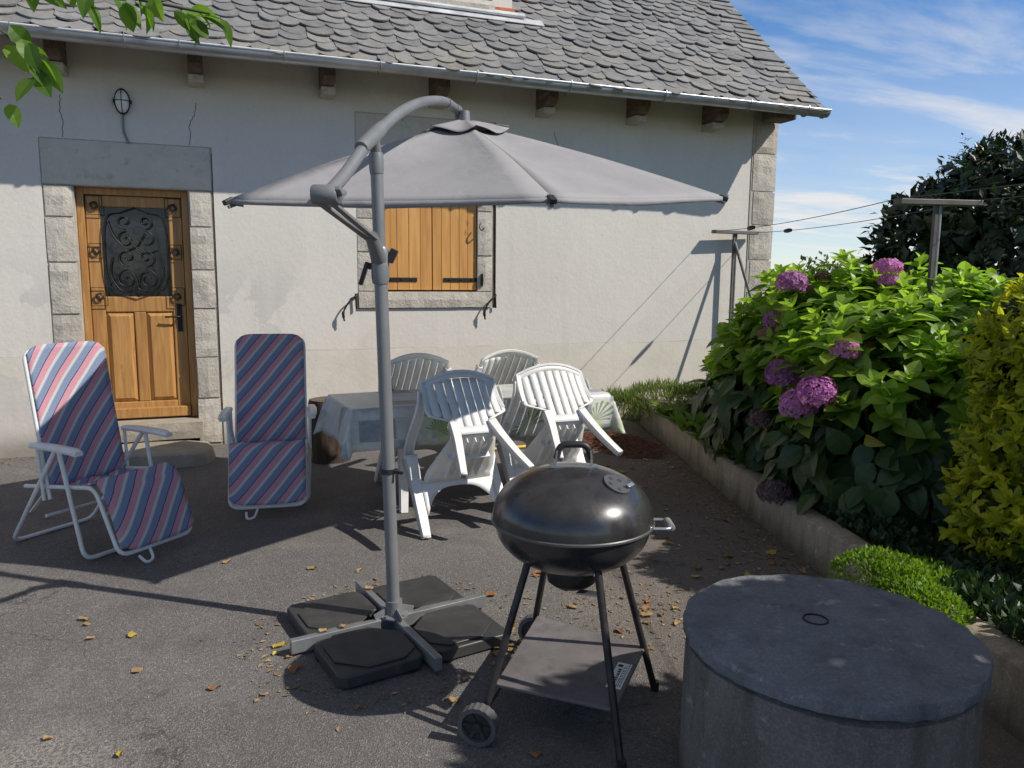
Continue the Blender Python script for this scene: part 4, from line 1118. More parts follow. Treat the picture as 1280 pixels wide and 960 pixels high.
# ------------------------------------------------------------------ kettle barbecue
def kettle():
    KX, KY = 1.08, -4.86
    T = thing('kettle_barbecue', 'black kettle barbecue with closed domed lid on wheeled legs', 'barbecue', (KX,KY,0))
    zr = .69; E_ = M['enamel']
    def ell(r, h, n=12, z=0, s=1, p=1.):
        return [(r*math.sin(PI/2*i/n)**p, z + s*h*math.cos(PI/2*i/n)) for i in range(n+1)]
    mb = MB(); pr = [(.001,.19)] + [(.272*math.sin(t), .19*math.cos(t)**.92) for t in [PI/2*i/18*.985 for i in range(1,19)]]
    pr += [(.2725,.0),(.2725,-.012),(.268,-.014)]
    mb.lathe([(r, z*.94) for r, z in pr], 64, (0,0,zr+.004)); ld = mb.build('lid', E_, T, smooth=60)
    mb = MB().lathe([(.2725,.004),(.2755,.001),(.2755,-.005),(.2725,-.008)], 64, (0,0,zr)); mb.build('rim_band', M['rim'], ld, smooth=40)
    mb = MB(); pr = [(.262,.012),(.266,.0),(.266,-.01)] + [(.262*math.cos(t), -.012-.165*math.sin(t)) for t in [PI/2*i/14*.80 for i in range(1,15)]] + [(.07,-.172),(0,-.173)]
    mb.lathe(pr, 64, (0,0,zr)); bw = mb.build('bowl', E_, T, smooth=60)
    mb = MB().lathe([(.0,-.232),(.065,-.232),(.082,-.218),(.09,-.16),(.085,-.15)], 32, (0,0,zr)); mb.build('ash_catcher', M['legblack'], T, smooth=50)
    mb = MB().bar((-.02,-.1,zr-.22),(.03,-.18,zr-.205), .035, .006); mb.build('vent_lever', M['chrome'], bw)
    # lid handle
    r_ = V((.936,-.352,0)); f_ = V((.352,.936,0))
    mb = MB(); z = zr+.181
    mb.sweep(roundcorner([V((0,0,z+.0)) - r_*.062, V((0,0,z+.055)) - r_*.056], .01, 3), [(-.013,-.003),(.013,-.003),(.013,.003),(-.013,.003)], up=tuple(r_), closed=True)
    mb.sweep([V((0,0,z+.0)) + r_*.062, V((0,0,z+.055)) + r_*.056], [(-.013,-.003),(.013,-.003),(.013,.003),(-.013,.003)], up=tuple(r_), closed=True)
    mb.bar(V((0,0,z-.0)) - r_*.08, V((0,0,z-.0)) + r_*.08, .04, .006)
    hd = mb.build('lid_handle', M['chrome'], ld, smooth=40)
    mb = MB(); mb.tube(roundcorner([V((0,0,z+.025)) - r_*.058, V((0,0,z+.074)) - r_*.046, V((0,0,z+.074)) + r_*.046, V((0,0,z+.025)) + r_*.058], .03, 5), .0115, 10)
    mb.build('handle_grip', M['blackplastic'], hd, smooth=60)
    # lid vent, lying on the slope
    ang = rad(-59.5); ph = rad(38)
    c = V((.272*math.sin(ph)*math.cos(ang), .272*math.sin(ph)*math.sin(ang), zr + .004 + .179*math.cos(ph)))
    nrm = V((math.sin(ph)/.272*math.cos(ang), math.sin(ph)/.272*math.sin(ang), math.cos(ph)/.19)).normalized()
    Mx = Matrix.Translation(c + nrm*.004) @ nrm.to_track_quat('Z','Y').to_matrix().to_4x4()
    mb = MB(); mb.prism([(.046*math.cos(2*PI*i/24), .046*math.sin(2*PI*i/24)) for i in range(24)], -.004, .002, Mx)
    vt = mb.build('lid_vent', M['rim'], ld)
    mb = MB()
    for i in range(5):
        a = 2*PI*i/5+.3; q = (.028*math.cos(a), .028*math.sin(a))
        mb.prism([(q[0]+.0075*math.cos(2*PI*j/12), q[1]+.0075*math.sin(2*PI*j/12)) for j in range(12)], .0022, .0028, Mx)
    mb.build('vent_hole', M['tyre'], vt)
    mb = MB(); mb.prism([(.02,-.035),(.055,-.035),(.058,-.018),(.02,-.022)], .004, .012, Mx); mb.build('vent_tab', M['chrome'], vt, bevel=.002)
    # side handle
    def side(s):
        mb = MB(); o = V((0,0,zr-.02)); base = r_*(.262*s); q = r_*(.066*s); w = f_*.05
        mb.tube(roundcorner([o+base-w, o+base+q-w, o+base+q+w, o+base+w], .025, 5), .0075, 8); h = mb.build('side_handle', M['chrome'], bw, smooth=60)
        mb = MB(); mb.tube([o+base+q-w*.75, o+base+q-w*.7, o+base+q+w*.7, o+base+q+w*.75], [.010,.0145,.0145,.010], 12); mb.build('handle_grip', M['greyplastic'], h, smooth=50)
    side(1)
    # legs
    feet = [(-.343,-.065), (.007,-.378), (.352,.0), (.038,.436)]
    for i, (fx, fy) in enumerate(feet):
        wh = i in (0,3)
        zf = .07 if wh else .0
        tp = V((fx*.50, fy*.50, zr-.115)); ft = V((fx*.985, fy*.985, zf))
        mb = MB(); mb.tube([tp + (tp-ft).normalized()*.0, ft], .0125, 12); lg = mb.build('leg', M['legblack'], T, smooth=60)
        mb = MB(); u = V((fx,fy,0)).normalized(); mb.bar(tp + V((0,0,-.02)), tp - u*.03 + V((0,0,.03)), .03, .012); mb.build('leg_socket', M['chrome'], lg, bevel=.003)
        if not wh:
            mb = MB(); mb.tube([ft+V((0,0,.035)), ft+V((0,0,.0))], .0155, 12); mb.build('foot_cap', M['blackplastic'], lg, smooth=50)
    ax = (V((*feet[3],0)) - V((*feet[0],0))).normalized()
    mb = MB(); mb.tube([V((*feet[0],.068)) - ax*.03, V((*feet[3],.068)) + ax*.03], .006, 8); mb.build('axle', M['legblack'], T)
    perp = V((-ax.y, ax.x, 0))
    for i, s in ((0,-1),(3,1)):
        c = V((*feet[i],.066)) + ax*(.034*s)
        Mx = Matrix(((perp.x,0,ax.x*s,c.x),(perp.y,0,ax.y*s,c.y),(0,1,0,c.z),(0,0,0,1)))
        mb = MB(); n = 40; vs = []
        rows = [(.050,-.02),(.066,-.02),(.066,.02),(.050,.02)]
        for k in range(n):
            a = 2*PI*k/n; g = 0 if k % 2 else -.0025
            for r, z in rows: vs.append(Mx @ V(((r+(g if r > .06 else 0))*math.cos(a), (r+(g if r > .06 else 0))*math.sin(a), z)))
        mb.add(vs, [(k*4+j, ((k+1)%n)*4+j, ((k+1)%n)*4+(j+1)%4, k*4+(j+1)%4) for k in range(n) for j in range(4)])
        w = mb.build('wheel', M['wheel'], T)
        mb = MB(); mb.prism([(.051*math.cos(2*PI*k/24), .051*math.sin(2*PI*k/24)) for k in range(24)], -.012, .006, Mx)
        for k in range(6):
            a = 2*PI*k/6; mb.add([Mx @ V(q) for q in ((.012*math.cos(a+.5),.012*math.sin(a+.5),.007),(.048*math.cos(a+.12),.048*math.sin(a+.12),.014),(.048*math.cos(a-.12),.048*math.sin(a-.12),.014),(.012*math.cos(a-.5),.012*math.sin(a-.5),.007))], [(0,1,2,3)])
        mb.lathe([(.014,0),(.014,.016),(0,.018)], 12) if False else None
        mb.prism([(.015*math.cos(2*PI*k/12), .015*math.sin(2*PI*k/12)) for k in range(12)], .0065, .02, Mx)
        mb.build('wheel_disc', M['tyre'], w)
    # shelf between the legs
    h = .175; k = .36
    zc = [V((fx, fy, 0))*(.50 + .485*(zr-.115-h)/(zr-.115)) for fx, fy in feet]
    mb = MB(); c = sum(zc, V((0,0,0)))/4
    pl = [((p.x-c.x)*1.02+c.x, (p.y-c.y)*1.02+c.y) for p in zc]
    mb.prism(pl, h-.012, h); sf = mb.build('shelf', M['shelf'], T, bevel=.003)
    # sticker near the edge between the two right hand legs
    a, b = V((*pl[1],h)), V((*pl[2],h)); e = (b-a).normalized(); n_ = V((-e.y, e.x, 0))
    def Q(u, v, z): p = a + e*u + n_*v; return (p.x, p.y, z)
    u0, u1, v0, v1 = .115, .29, .012, .062
    mb = MB(); mb.add([Q(u0,v0,h+.0012),Q(u1,v0,h+.0012),Q(u1,v1,h+.0012),Q(u0,v1,h+.0012)], [(0,1,2,3)]); stk = mb.build('label_sticker', M['lampglass'], sf)
    mb = MB(); u = u0+.012
    while u < u1-.05:
        w = U(.004,.013); mb.add([Q(u,v0+.026,h+.002),Q(u+w,v0+.026,h+.002),Q(u+w,v0+.026+U(.008,.016),h+.002),Q(u,v0+.026+.01,h+.002)], [(0,1,2,3)]); u += w+U(.003,.007)
    for j in range(3):
        u = u0+.012
        while u < u1-.02:
            w = U(.006,.022); vv = v0+.006+j*.006; mb.add([Q(u,vv,h+.002),Q(u+w,vv,h+.002),Q(u+w,vv+.0022,h+.002),Q(u,vv+.0022,h+.002)], [(0,1,2,3)]); u += w+.005
    mb.prism([(Q(u1-.022+.01*math.cos(2*PI*j/12), v0+.036+.01*math.sin(2*PI*j/12),0)[0], Q(u1-.022+.01*math.cos(2*PI*j/12), v0+.036+.01*math.sin(2*PI*j/12),0)[1]) for j in range(12)], h+.0018, h+.002)
    mb.build('label_print', M['iron'], stk)
kettle()

# ------------------------------------------------------------------ cistern
def cistern():
    T = thing('concrete_cistern', 'round concrete cistern with a grey concrete lid in the shade', 'cistern', (1.596,-5.50,0))
    mb = MB(); n = 72; vs = []
    rows = [(.402,-.02),(.40,.12),(.398,.28),(.396,.40),(.394,.440),(.375,.448)]
    for i in range(n):
        a = 2*PI*i/n
        for r, z in rows:
            q = r*(1+.004*math.sin(3*a+1)+.003*math.sin(8*a)) + U(-.001,.001); vs.append((q*math.cos(a), q*math.sin(a), z + (.004*math.sin(4*a) if z > .39 else 0)))
    m = len(rows)
    mb.add(vs, [(i*m+j, ((i+1)%n)*m+j, ((i+1)%n)*m+j+1, i*m+j+1) for i in range(n) for j in range(m-1)])
    mb.build('cistern_wall', M['concrete'], T, smooth=60)
    mb = MB(); vs = []; rows = [(.2,.458),(.380,.457),(.400,.459),(.406,.465),(.4065,.496),(.402,.503),(.36,.505),(.30,.5045),(.2,.507),(.1,.506),(.02,.506)]
    m = len(rows)
    for i in range(n):
        a = 2*PI*i/n
        for j, (r, z) in enumerate(rows):
            q = r + (U(-.004,.004) if 1 <= j <= 5 else 0); vs.append((q*math.cos(a), q*math.sin(a), z + (U(-.0025,.0025) if 2 <= j <= 5 else 0)))
    mb.add(vs, [(i*m+j, ((i+1)%n)*m+j, ((i+1)%n)*m+j+1, i*m+j+1) for i in range(n) for j in range(m-1)] + [tuple(i*m+m-1 for i in range(n))])
    ld = mb.build('cistern_lid', M['lid'], T, smooth=35)
    mb = MB(); mb.tube([(.0+.034*math.cos(2*PI*i/24), .05+.034*math.sin(2*PI*i/24), .5075+.001*math.sin(2*PI*i/24)) for i in range(24)], .0028, 8, loop=True); mb.build('lifting_ring', M['iron'], ld, smooth=60)
cistern()

# ------------------------------------------------------------------ clothes line posts
def tpost(loc, yaw, label, mat, brace=None, wood=False):
    T = thing('clothesline_post', label, 'clothesline post', loc, (0,0,yaw), 'clothesline posts')
    h = 2.0
    mb = MB(); mb.bar((-.014,0,0),(-.014,0,h-.03), .024, .026, up=(0,1,0)); 
    mb.build('post', M['postdark'], T, bevel=.003)
    mb = MB(); mb.tube([(.014,0,0),(.014,0,h-.03)], .0135, 12); mb.build('post_tube', mat, T, smooth=60)
    mb = MB(); mb.add([(-.285,-.04,h-.03),(.285,-.04,h-.03),(.285,.04,h-.03),(-.285,.04,h-.03),(-.285,-.04,h+.005),(.285,-.04,h+.005),(.285,.04,h+.005),(-.285,.04,h+.005)], [(3,2,1,0),(4,5,6,7),(0,1,5,4),(1,2,6,5),(2,3,7,6),(3,0,4,7)])
    mb.build('cross_arm', M['postdark'], T, bevel=.004)
    if brace:
        mb = MB(); mb.tube([(.0,-.0,h-.12), brace], .017, 10); mb.build('brace', M['postdark'], T, smooth=60)
    return T
A0 = V((5.2,-.10,0)); B0 = V((4.30,-3.40,0))
dl = (B0-A0).normalized()
tpost(A0, rad(2), 'grey T shaped clothesline post with a slanting brace against the house wall', M['postdark'], (.06,-.86,.1))
tpost(B0, rad(-13), 'pale T shaped clothesline post standing behind the hydrangea', M['galv'])
C0 = A0 + dl*8.6
tpost(C0, rad(-13), 'grey T shaped clothesline post beyond the hedge at the courtyard side', M['galv'])
CL = thing('clothesline', 'pair of thin clothesline wires strung between the T posts', 'clothesline', (0,0,0))
for off, ten in ((-.275,.30),(.275,.22)):
    pa = A0 + V((off,.0,1.99)); x13 = V((math.cos(rad(-13)), math.sin(rad(-13)),0))
    pb = B0 + x13*off + V((0,0,2.008)); pc = C0 + x13*off + V((0,0,2.008))
    pts = [pa.lerp(pb, t) + V((0,0,-.035*4*t*(1-t))) for t in [i/10 for i in range(11)]] + [pb.lerp(pc, t) + V((0,0,-.05*4*t*(1-t))) for t in [i/10 for i in range(1,11)]]
    mb = MB().tube(pts, .003, 5); w = mb.build('wire', M['wire'], CL)
    c = pa.lerp(pb, ten) + V((0,0,-.035*4*ten*(1-ten))); d = (pb-pa).normalized()
    mb = MB().tube([c-d*.09, c-d*.06, c, c+d*.06, c+d*.09], [.006,.018,.022,.018,.006], 8); mb.build('tensioner', M['iron'], w, smooth=60)

# ------------------------------------------------------------------ plants
def leaf(mb, p, d, n, L, W, fold=.25, droop=.3, st=4, tip=1.):
    """pointed leaf from p along d, face normal n; V-folded, drooping"""
    d = d.normalized(); s = d.cross(n)
    if s.length < 1e-4: s = d.orthogonal()
    s.normalize(); n = s.cross(d)
    vs = [p]; k = 0
    for i in range(1, st+1):
        t = i/(st+1); w = W/2*math.sin(PI*t**.82)**.8
        c = p + d*(L*t) - n*(droop*L*t*t)
        e = n*(fold*w)
        vs += [c - s*w + e, c, c + s*w + e]
    vs.append(p + d*L - n*(droop*L))
    fs = [(0,2,1),(0,3,2)]
    for i in range(st-1):
        a = 1+3*i; fs += [(a,a+1,a+4,a+3),(a+1,a+2,a+5,a+4)]
    a = 1+3*(st-1); e = len(vs)-1; fs += [(a,a+1,e),(a+1,a+2,e)]
    mb.add(vs, fs)
def leaf2(mb, p, d, n, L, W, fold=.2, droop=.2):
    d = d.normalized(); s = d.cross(n)
    if s.length < 1e-4: s = d.orthogonal()
    s.normalize(); n = s.cross(d)
    m = p + d*(L*.45) - n*(droop*L*.2)
    mb.add([p, m - s*W/2 + n*fold*W/2, m, m + s*W/2 + n*fold*W/2, p + d*L - n*droop*L], [(0,2,1),(0,3,2),(1,2,4),(2,3,4)])
def rv():
    while True:
        v = V((U(-1,1),U(-1,1),U(-1,1)))
        if .05 < v.length < 1: return v.normalized()
def surf(ells, n, zmin=.1, infl=1.):
    """points on the outer surface of a union of ellipsoids"""
    tot = sum((r[0]*r[1]*r[2])**(2/3) for c, r in ells); out = []
    while len(out) < n:
        k = random.choices(ells, [(r[0]*r[1]*r[2])**(2/3) for c, r in ells])[0]
        c, r = k; v = rv(); p = V((c[0]+v.x*r[0]*infl, c[1]+v.y*r[1]*infl, c[2]+v.z*r[2]*infl))
        if p.z < zmin: continue
        ok = True
        for c2, r2 in ells:
            if c2 is c: continue
            q = ((p.x-c2[0])/r2[0])**2+((p.y-c2[1])/r2[1])**2+((p.z-c2[2])/r2[2])**2
            if q < .9*infl*infl: ok = False; break
        if ok: out.append((p, V((v.x/r[0], v.y/r[1], v.z/r[2])).normalized()))
    return out

def flower_head(c, r, mat, parent, sq=.8, n=80):
    mb = MB(); ga = PI*(3-math.sqrt(5))
    for i in range(n):
        z = 1 - 1.5*(i+.5)/n; q = math.sqrt(max(0, 1-z*z)); a = i*ga
        nn = V((q*math.cos(a), q*math.sin(a), z)); p = c + V((nn.x*r, nn.y*r, nn.z*r*sq)) + rv()*r*.06
        nn = (nn + rv()*.35).normalized(); t = nn.orthogonal().normalized(); b = nn.cross(t); a0 = U(0,PI); s = r*.235*U(.8,1.15)
        for k in range(4):
            an = a0 + k*PI/2; d = t*math.cos(an) + b*math.sin(an); e = nn.cross(d)
            mb.add([p, p+d*s*.55+e*s*.42+nn*s*.12, p+d*s+nn*s*.05, p+d*s*.55-e*s*.42+nn*s*.12], [(0,1,2,3)])
    return mb.build('flower_head', mat, parent)

HE = [((3.92,-2.95,.66),(.62,.85,.78)), ((4.35,-3.35,.70),(.85,.85,.70)), ((3.64,-3.75,.58),(.55,.62,.66)), ((4.42,-2.1,.52),(.6,.7,.60)), ((4.7,-1.45,.42),(.5,.5,.45)),
      ((4.75,-4.0,.66),(.8,.7,.62)), ((3.95,-4.3,.56),(.55,.55,.66))]
def hydrangea():
    T = thing('hydrangea_bush', 'large leafy hydrangea bush with mauve flower heads behind the low wall', 'bush', (3.9,-3.0,.2))
    off = V((3.9,-3.0,.2))
    mb = MB(); mo = MB()
    for p, n in surf(HE, 1250, .22):
        up = V((0,0,1)); lean = n.z
        p = p + n*U(-.10,.06)
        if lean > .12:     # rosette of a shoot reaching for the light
            ax = (n*.55 + up*.75 + rv()*.25).normalized(); h = U(.0,.12)*(.4+lean)
            t = ax.orthogonal().normalized(); b = ax.cross(t); a0 = U(0,PI)
            base = p + ax*h - off
            for lv in range(4):
                L = (.155,.14,.105,.065)[lv]*U(.85,1.2); el = (.15,.5,.85,1.2)[lv] + U(-.1,.1)
                for s in (0,1):
                    an = a0 + lv*PI/2 + s*PI + U(-.25,.25)
                    d = (t*math.cos(an)+b*math.sin(an))*math.cos(el) + ax*math.sin(el)
                    nn = (ax*math.cos(el) - (t*math.cos(an)+b*math.sin(an))*math.sin(el))
                    leaf(mb, base + ax*(.022*lv-.03), d, nn, L, L*U(.58,.74), .28, U(.15,.45), 4)
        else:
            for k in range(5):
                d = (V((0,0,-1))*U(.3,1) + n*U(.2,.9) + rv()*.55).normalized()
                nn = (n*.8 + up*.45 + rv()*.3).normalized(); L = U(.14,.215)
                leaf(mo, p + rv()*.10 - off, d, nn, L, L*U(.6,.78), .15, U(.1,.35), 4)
    # inner foliage
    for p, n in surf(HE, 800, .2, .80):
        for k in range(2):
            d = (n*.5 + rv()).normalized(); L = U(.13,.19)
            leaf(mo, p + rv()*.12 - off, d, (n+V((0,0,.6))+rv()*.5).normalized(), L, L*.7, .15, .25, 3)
    mb.build('foliage', M['hydr'], T); mo.build('shade_foliage', M['hydrdark'], T)  # second mesh carries the painted self-shade tone
    mw = MB()
    for p, n in surf(HE, 75, .25):
        d = (V((0,0,-.6)) + n*.7 + rv()*.8).normalized(); L = U(.07,.14)
        leaf(mw, p + n*U(.02,.11) - off, d, (n + rv()*.7).normalized(), L, L*U(.45,.7), .5, U(.3,.9), 4)
    mw.build('withered_foliage', M['wither'], T)
    mb = MB()
    for c, r in HE:
        for k in range(9):
            a = U(0,2*PI); q = U(.2,.8); e = V((c[0]+math.cos(a)*r[0]*q, c[1]+math.sin(a)*r[1]*q, c[2]+r[2]*U(.3,.75)))
            s = V((c[0]+U(-.15,.15), c[1]+U(-.15,.15), .15))
            mb.tube(smoothpath([s-off, s.lerp(e,.5)+V((0,0,.08))-off, e-off], 4), [.009]*5+[.005]*4, 5)
    mb.build('stem', M['stem'], T)
    for c, r, m, sq in (((3.478,-3.05,1.47),.095,'fl_mauve',.8), ((3.95,-3.37,1.575),.085,'fl_pink',.6), ((3.96,-3.38,1.49),.065,'fl_pink',.6), ((3.40,-3.0,1.225),.075,'fl_mauve',.8),
                        ((3.34,-3.01,1.13),.06,'fl_brown',.8), ((3.20,-3.84,1.11),.078,'fl_pink',.8), ((3.22,-3.33,.91),.105,'fl_mauve',.9), ((3.06,-3.80,.875),.105,'fl_pink',.9),
                        ((3.04,-3.68,.785),.10,'fl_pink',.9), ((3.20,-3.17,.60),.085,'fl_dry',.8), ((2.98,-3.60,.26),.095,'fl_dry',.8), ((3.88,-3.99,1.22),.045,'fl_pink',.8), ((3.79,-2.99,1.51),.055,'fl_brown',.7),
                        ((3.60,-3.05,1.43),.05,'fl_brown',.7), ((3.55,-4.2,1.12),.045,'fl_brown',.7)):
        flower_head(V(c)-off, r, M[m], T, sq, int(60+r*500))
hydrangea()

def golden():
    lab = ('golden leaved clipped shrub beside the hydrangea, catching sun on its top',
           'tall golden leaved shrub beyond the cistern, outside the bed corner')
    for k, (ells, n, lb) in enumerate(((
            [((3.60,-4.84,.84),(.43,.38,.72)), ((4.05,-4.8,.9),(.5,.45,.72)), ((3.55,-4.82,1.18),(.34,.33,.31)), ((3.52,-4.86,.42),(.40,.38,.45))], 2400, lab[0]),
            ([((3.25,-6.85,1.1),(.62,.75,1.45)), ((3.5,-7.7,1.1),(.65,.8,1.5)), ((3.0,-6.7,1.5),(.42,.5,.95)), ((2.95,-7.5,1.5),(.45,.6,1.0))], 2000, lab[1]))):
        o = V(ells[0][0]); o.z = .2
        T = thing('golden_shrub', lb, 'shrub', o)
        mb = MB()
        for p, nn in surf(ells, n, .22):
            ax = (nn*.7 + V((0,0,.6)) + rv()*.45).normalized(); t = ax.orthogonal().normalized(); b = ax.cross(t); base = p + nn*U(-.09,.05) - o; a0 = U(0,PI)
            sc = 1. if k == 0 else 1.7
            for q in range(7):
                an = a0 + q*2.4; el = .1 + q*.17; L = sc*U(.038,.088)*(1-.05*q)
                d = (t*math.cos(an)+b*math.sin(an))*math.cos(el) + ax*math.sin(el)
                leaf(mb, base + ax*(.008*q), d, ax*math.cos(el)-(t*math.cos(an)+b*math.sin(an))*math.sin(el)+rv()*.2, L, L*.5, .35, U(.0,.4), 2)
        mb.build('foliage', M['euony'], T)
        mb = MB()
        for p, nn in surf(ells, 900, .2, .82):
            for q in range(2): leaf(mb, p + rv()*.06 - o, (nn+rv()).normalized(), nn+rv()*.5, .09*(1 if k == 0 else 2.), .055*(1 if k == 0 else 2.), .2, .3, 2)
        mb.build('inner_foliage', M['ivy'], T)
        mb = MB()
        for q in range(10):
            c, r = random.choice(ells); e = V((c[0]+U(-.6,.6)*r[0], c[1]+U(-.6,.6)*r[1], c[2]+.5*r[2])); s = V((c[0]+U(-.1,.1), c[1]+U(-.1,.1), .15))
            mb.tube([s-o, s.lerp(e,.5)+rv()*.05-o, e-o], [.014,.01,.005], 5)
        mb.build('stem', M['stem'], T)
golden()

def tall_shrub():  # added out of view to cast shade on the hydrangea's lower faces
    ells = [((5.35,-5.0,1.2),(.75,.6,1.55)), ((5.1,-5.75,.8),(.6,.45,1.0)), ((6.2,-4.7,1.3),(.8,.7,1.6))]
    o = V((5.3,-5.0,.2)); T = thing('shade_shrub', 'tall laurel shrub out of view, added to shade the lower hydrangea', 'shrub', o); mb = MB()
    for p, nn in surf(ells, 1500, .2) + surf(ells, 500, .2, .8):
        for q in range(5):
            L = U(.10,.16); leaf2(mb, p + nn*U(-.15,.08) + rv()*.09 - o, (nn*.6+rv()*.9+V((0,0,.2))).normalized(), (nn+V((0,0,.5))+rv()*.5).normalized(), L, L*.45)
    mb.build('foliage', M['laurel'], T)
    mb = MB()
    for c, r in ells: mb.tube([V((c[0],c[1],.15))-o, V((c[0]+.05,c[1],c[2]+r[2]*.5))-o], [.04,.015], 6)
    mb.build('stem', M['stem'], T)
tall_shrub()

def laurel():
    E_ = [((13.22,2.83,1.9),(1.6,1.6,2.0)), ((14.62,2.03,2.2),(1.6,1.8,2.6)), ((16.02,1.03,2.4),(1.8,1.8,3.0)), ((12.32,3.53,1.5),(1.1,1.1,1.65)), ((17.62,-0.17,2.6),(2.0,2.0,3.4)), ((12.62,3.23,.6),(1.5,1.5,1.2)), ((14.92,1.83,.6),(2,2,1.3)), ((15.42,1.53,3.4),(1.1,1.1,1.5)), ((16.72,0.63,4.2),(1.3,1.3,1.6))]
    o = V((14.,2.2,0))
    T = thing('laurel_tree', 'tall dark laurel tree mass standing far behind the flower bed', 'tree', o)
    mb = MB(); ml = MB()
    for p, n in surf(E_, 3600, .1):
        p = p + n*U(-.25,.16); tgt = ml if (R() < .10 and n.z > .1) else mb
        for q in range(5):
            d = (n*.7 + rv()*.9 + V((0,0,.25))).normalized(); L = U(.12,.2)
            leaf2(tgt, p + rv()*.13 - o, d, (n + V((0,0,.7)) + rv()*.5).normalized(), L, L*.42)
    for p, n in surf(E_, 3200, .1, .9):
        for q in range(4):
            L = U(.22,.4); leaf2(mb, p + rv()*.2 - o, (rv()+n*.3).normalized(), (n+rv()*.6).normalized(), L, L*.6)
    # shoots breaking the outline
    for p, n in surf(E_, 520, 1.4):
        if n.z < .1: continue
        h = U(.15,.55); ax = (V((0,0,1)) + n*.35 + rv()*.25).normalized()
        for q in range(int(h/.05)):
            an = q*2.4; t = ax.orthogonal().normalized(); b = ax.cross(t); d = t*math.cos(an)+b*math.sin(an)+ax*.6; L = U(.10,.16)*(1-.3*q*.05/h)
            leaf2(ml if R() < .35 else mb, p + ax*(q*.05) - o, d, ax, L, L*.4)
    mb.build('crown', M['laurel'], T); ml.build('lit_foliage', M['laurellit'], T)  # second mesh: upward leaves in the painted sunlit tone
    mb = MB()
    for c, r in E_[:5]:
        s = V((c[0],c[1],-.02))-o; e = V((c[0]+.1,c[1]+.05,c[2]+r[2]*.5))-o; mb.tube([s, s.lerp(e,.5)+V((.05,.04,0)), e], [.11,.08,.03], 8)
    mb.build('trunk', M['trunk'], T, smooth=180)
    # smaller brownish bush before it, and a shrub by the house corner
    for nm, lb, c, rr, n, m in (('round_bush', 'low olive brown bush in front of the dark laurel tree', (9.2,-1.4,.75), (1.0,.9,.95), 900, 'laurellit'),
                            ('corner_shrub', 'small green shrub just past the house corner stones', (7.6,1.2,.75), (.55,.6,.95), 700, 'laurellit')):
        o2 = V((c[0],c[1],0)); T = thing(nm, lb, 'bush', o2); mb = MB()
        for p, nn in surf([(c, rr), ((c[0]+.3,c[1]+.2,c[2]-.2),rr)], n, .05):
            for q in range(5):
                L = U(.07,.12); leaf2(mb, p + nn*U(-.2,.1) + rv()*.09 - o2, (nn*.6+rv()*.9+V((0,0,.2))).normalized(), (nn+V((0,0,.5))+rv()*.5).normalized(), L, L*.45)
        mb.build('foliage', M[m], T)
        mb = MB(); 
        for q in range(5): mb.tube([(U(-.1,.1),U(-.1,.1),-.02), (U(-.4,.4)*rr[0],U(-.4,.4)*rr[1],c[2]+.3)], [.02,.008], 6)
        mb.build('stem', M['stem'], T)
laurel()

# blade plants at the wall edge
def blades():
    sp = [(kx(y)+.085, y, h) for y, h in ((-1.05,.25),(-1.42,.24),(-1.80,.26),(-2.22,.24),(-2.62,.23))]
    words = ('tallest bright green blade plant by the grass clump', 'second bright blade plant from the grass clump along the low wall', 'middle bright blade plant of the row on the low wall', 'fourth bright blade plant from the grass clump on the low wall', 'bright blade plant nearest the camera, under the hydrangea edge')
    for (x, y, h), w in zip(sp, words):
        T = thing('blade_plant', w, 'plant', (x,y,.2), group='bright blade plants along the low wall'); mb = MB()
        for q in range(22):
            an = U(0,2*PI); el = U(.45,1.35); d = V((math.cos(an)*math.cos(el), math.sin(an)*math.cos(el), math.sin(el))); L = U(.11,.2)*h/.22
            leaf(mb, V((U(-.06,.06),U(-.08,.08),U(0,.05))), d, V((0,0,1))+rv()*.3, L, L*U(.25,.36), .3, U(.1,.5), 4)
        mb.build('foliage', M['plantain'], T)
blades()
def blob_stuff(name, mat, fn, n, L, W, label, cat):
    mb = MB()
    for i in range(n):
        p, nn = fn(); l = U(*L)
        leaf2(mb, p, (V((U(-1,1),U(-1,1),U(.4,1.6)))*1.0 + nn*.8).normalized(), rv(), l, l*W, .2, .3)
    o = mb.build(name, mat); tag(o, label, cat, kind='stuff')
def mound(c, r):
    def f():
        a = U(0,2*PI); q = math.sqrt(R()); x, y = math.cos(a)*q, math.sin(a)*q
        z = math.sqrt(max(0, 1-q*q))*U(.75,1)
        return V((c[0]+x*r[0], c[1]+y*r[1], c[2]+z*r[2])), V((x, y, z+.2)).normalized()
    return f
gm = [mound((3.62,-.50,.08),(.34,.33,.27)), mound((4.05,-.62,.18),(.42,.42,.26)), mound((4.5,-.7,.2),(.4,.4,.22))]
blob_stuff('grass_clump', M['grass'], lambda: random.choice(gm)(), 5200, (.05,.12), .1, 'feathery green grass clump at the foot of the wall', 'grass')
mm = [mound((2.57,-4.80,.19),(.19,.24,.17)), mound((2.53,-5.02,.19),(.15,.20,.12)), mound((2.74,-4.82,.18),(.18,.22,.13))]
blob_stuff('moss_cushion', M['moss'], lambda: random.choice(mm)(), 5200, (.014,.03), .55, 'bright green mossy cushion plant on the low wall behind the cistern', 'ground cover')
def flat():
    y = U(-6.2,-4.0); x = kx(y)+.12 + abs(random.gauss(0,.35)); return V((x,y,.21+U(0,.07))), V((0,0,1))
blob_stuff('ground_ivy', M['ivy'], flat, 3800, (.03,.06), .75, 'dark green ivy leaves covering the soil under the shrubs', 'ground cover')
def ndl():
    q = math.sqrt(R()); a = U(0,2*PI); return V((3.30+.30*q*math.cos(a), -1.15+.55*q*math.sin(a), .008 + .045*(1-q)*R())), V((0,0,1))
mb = MB()
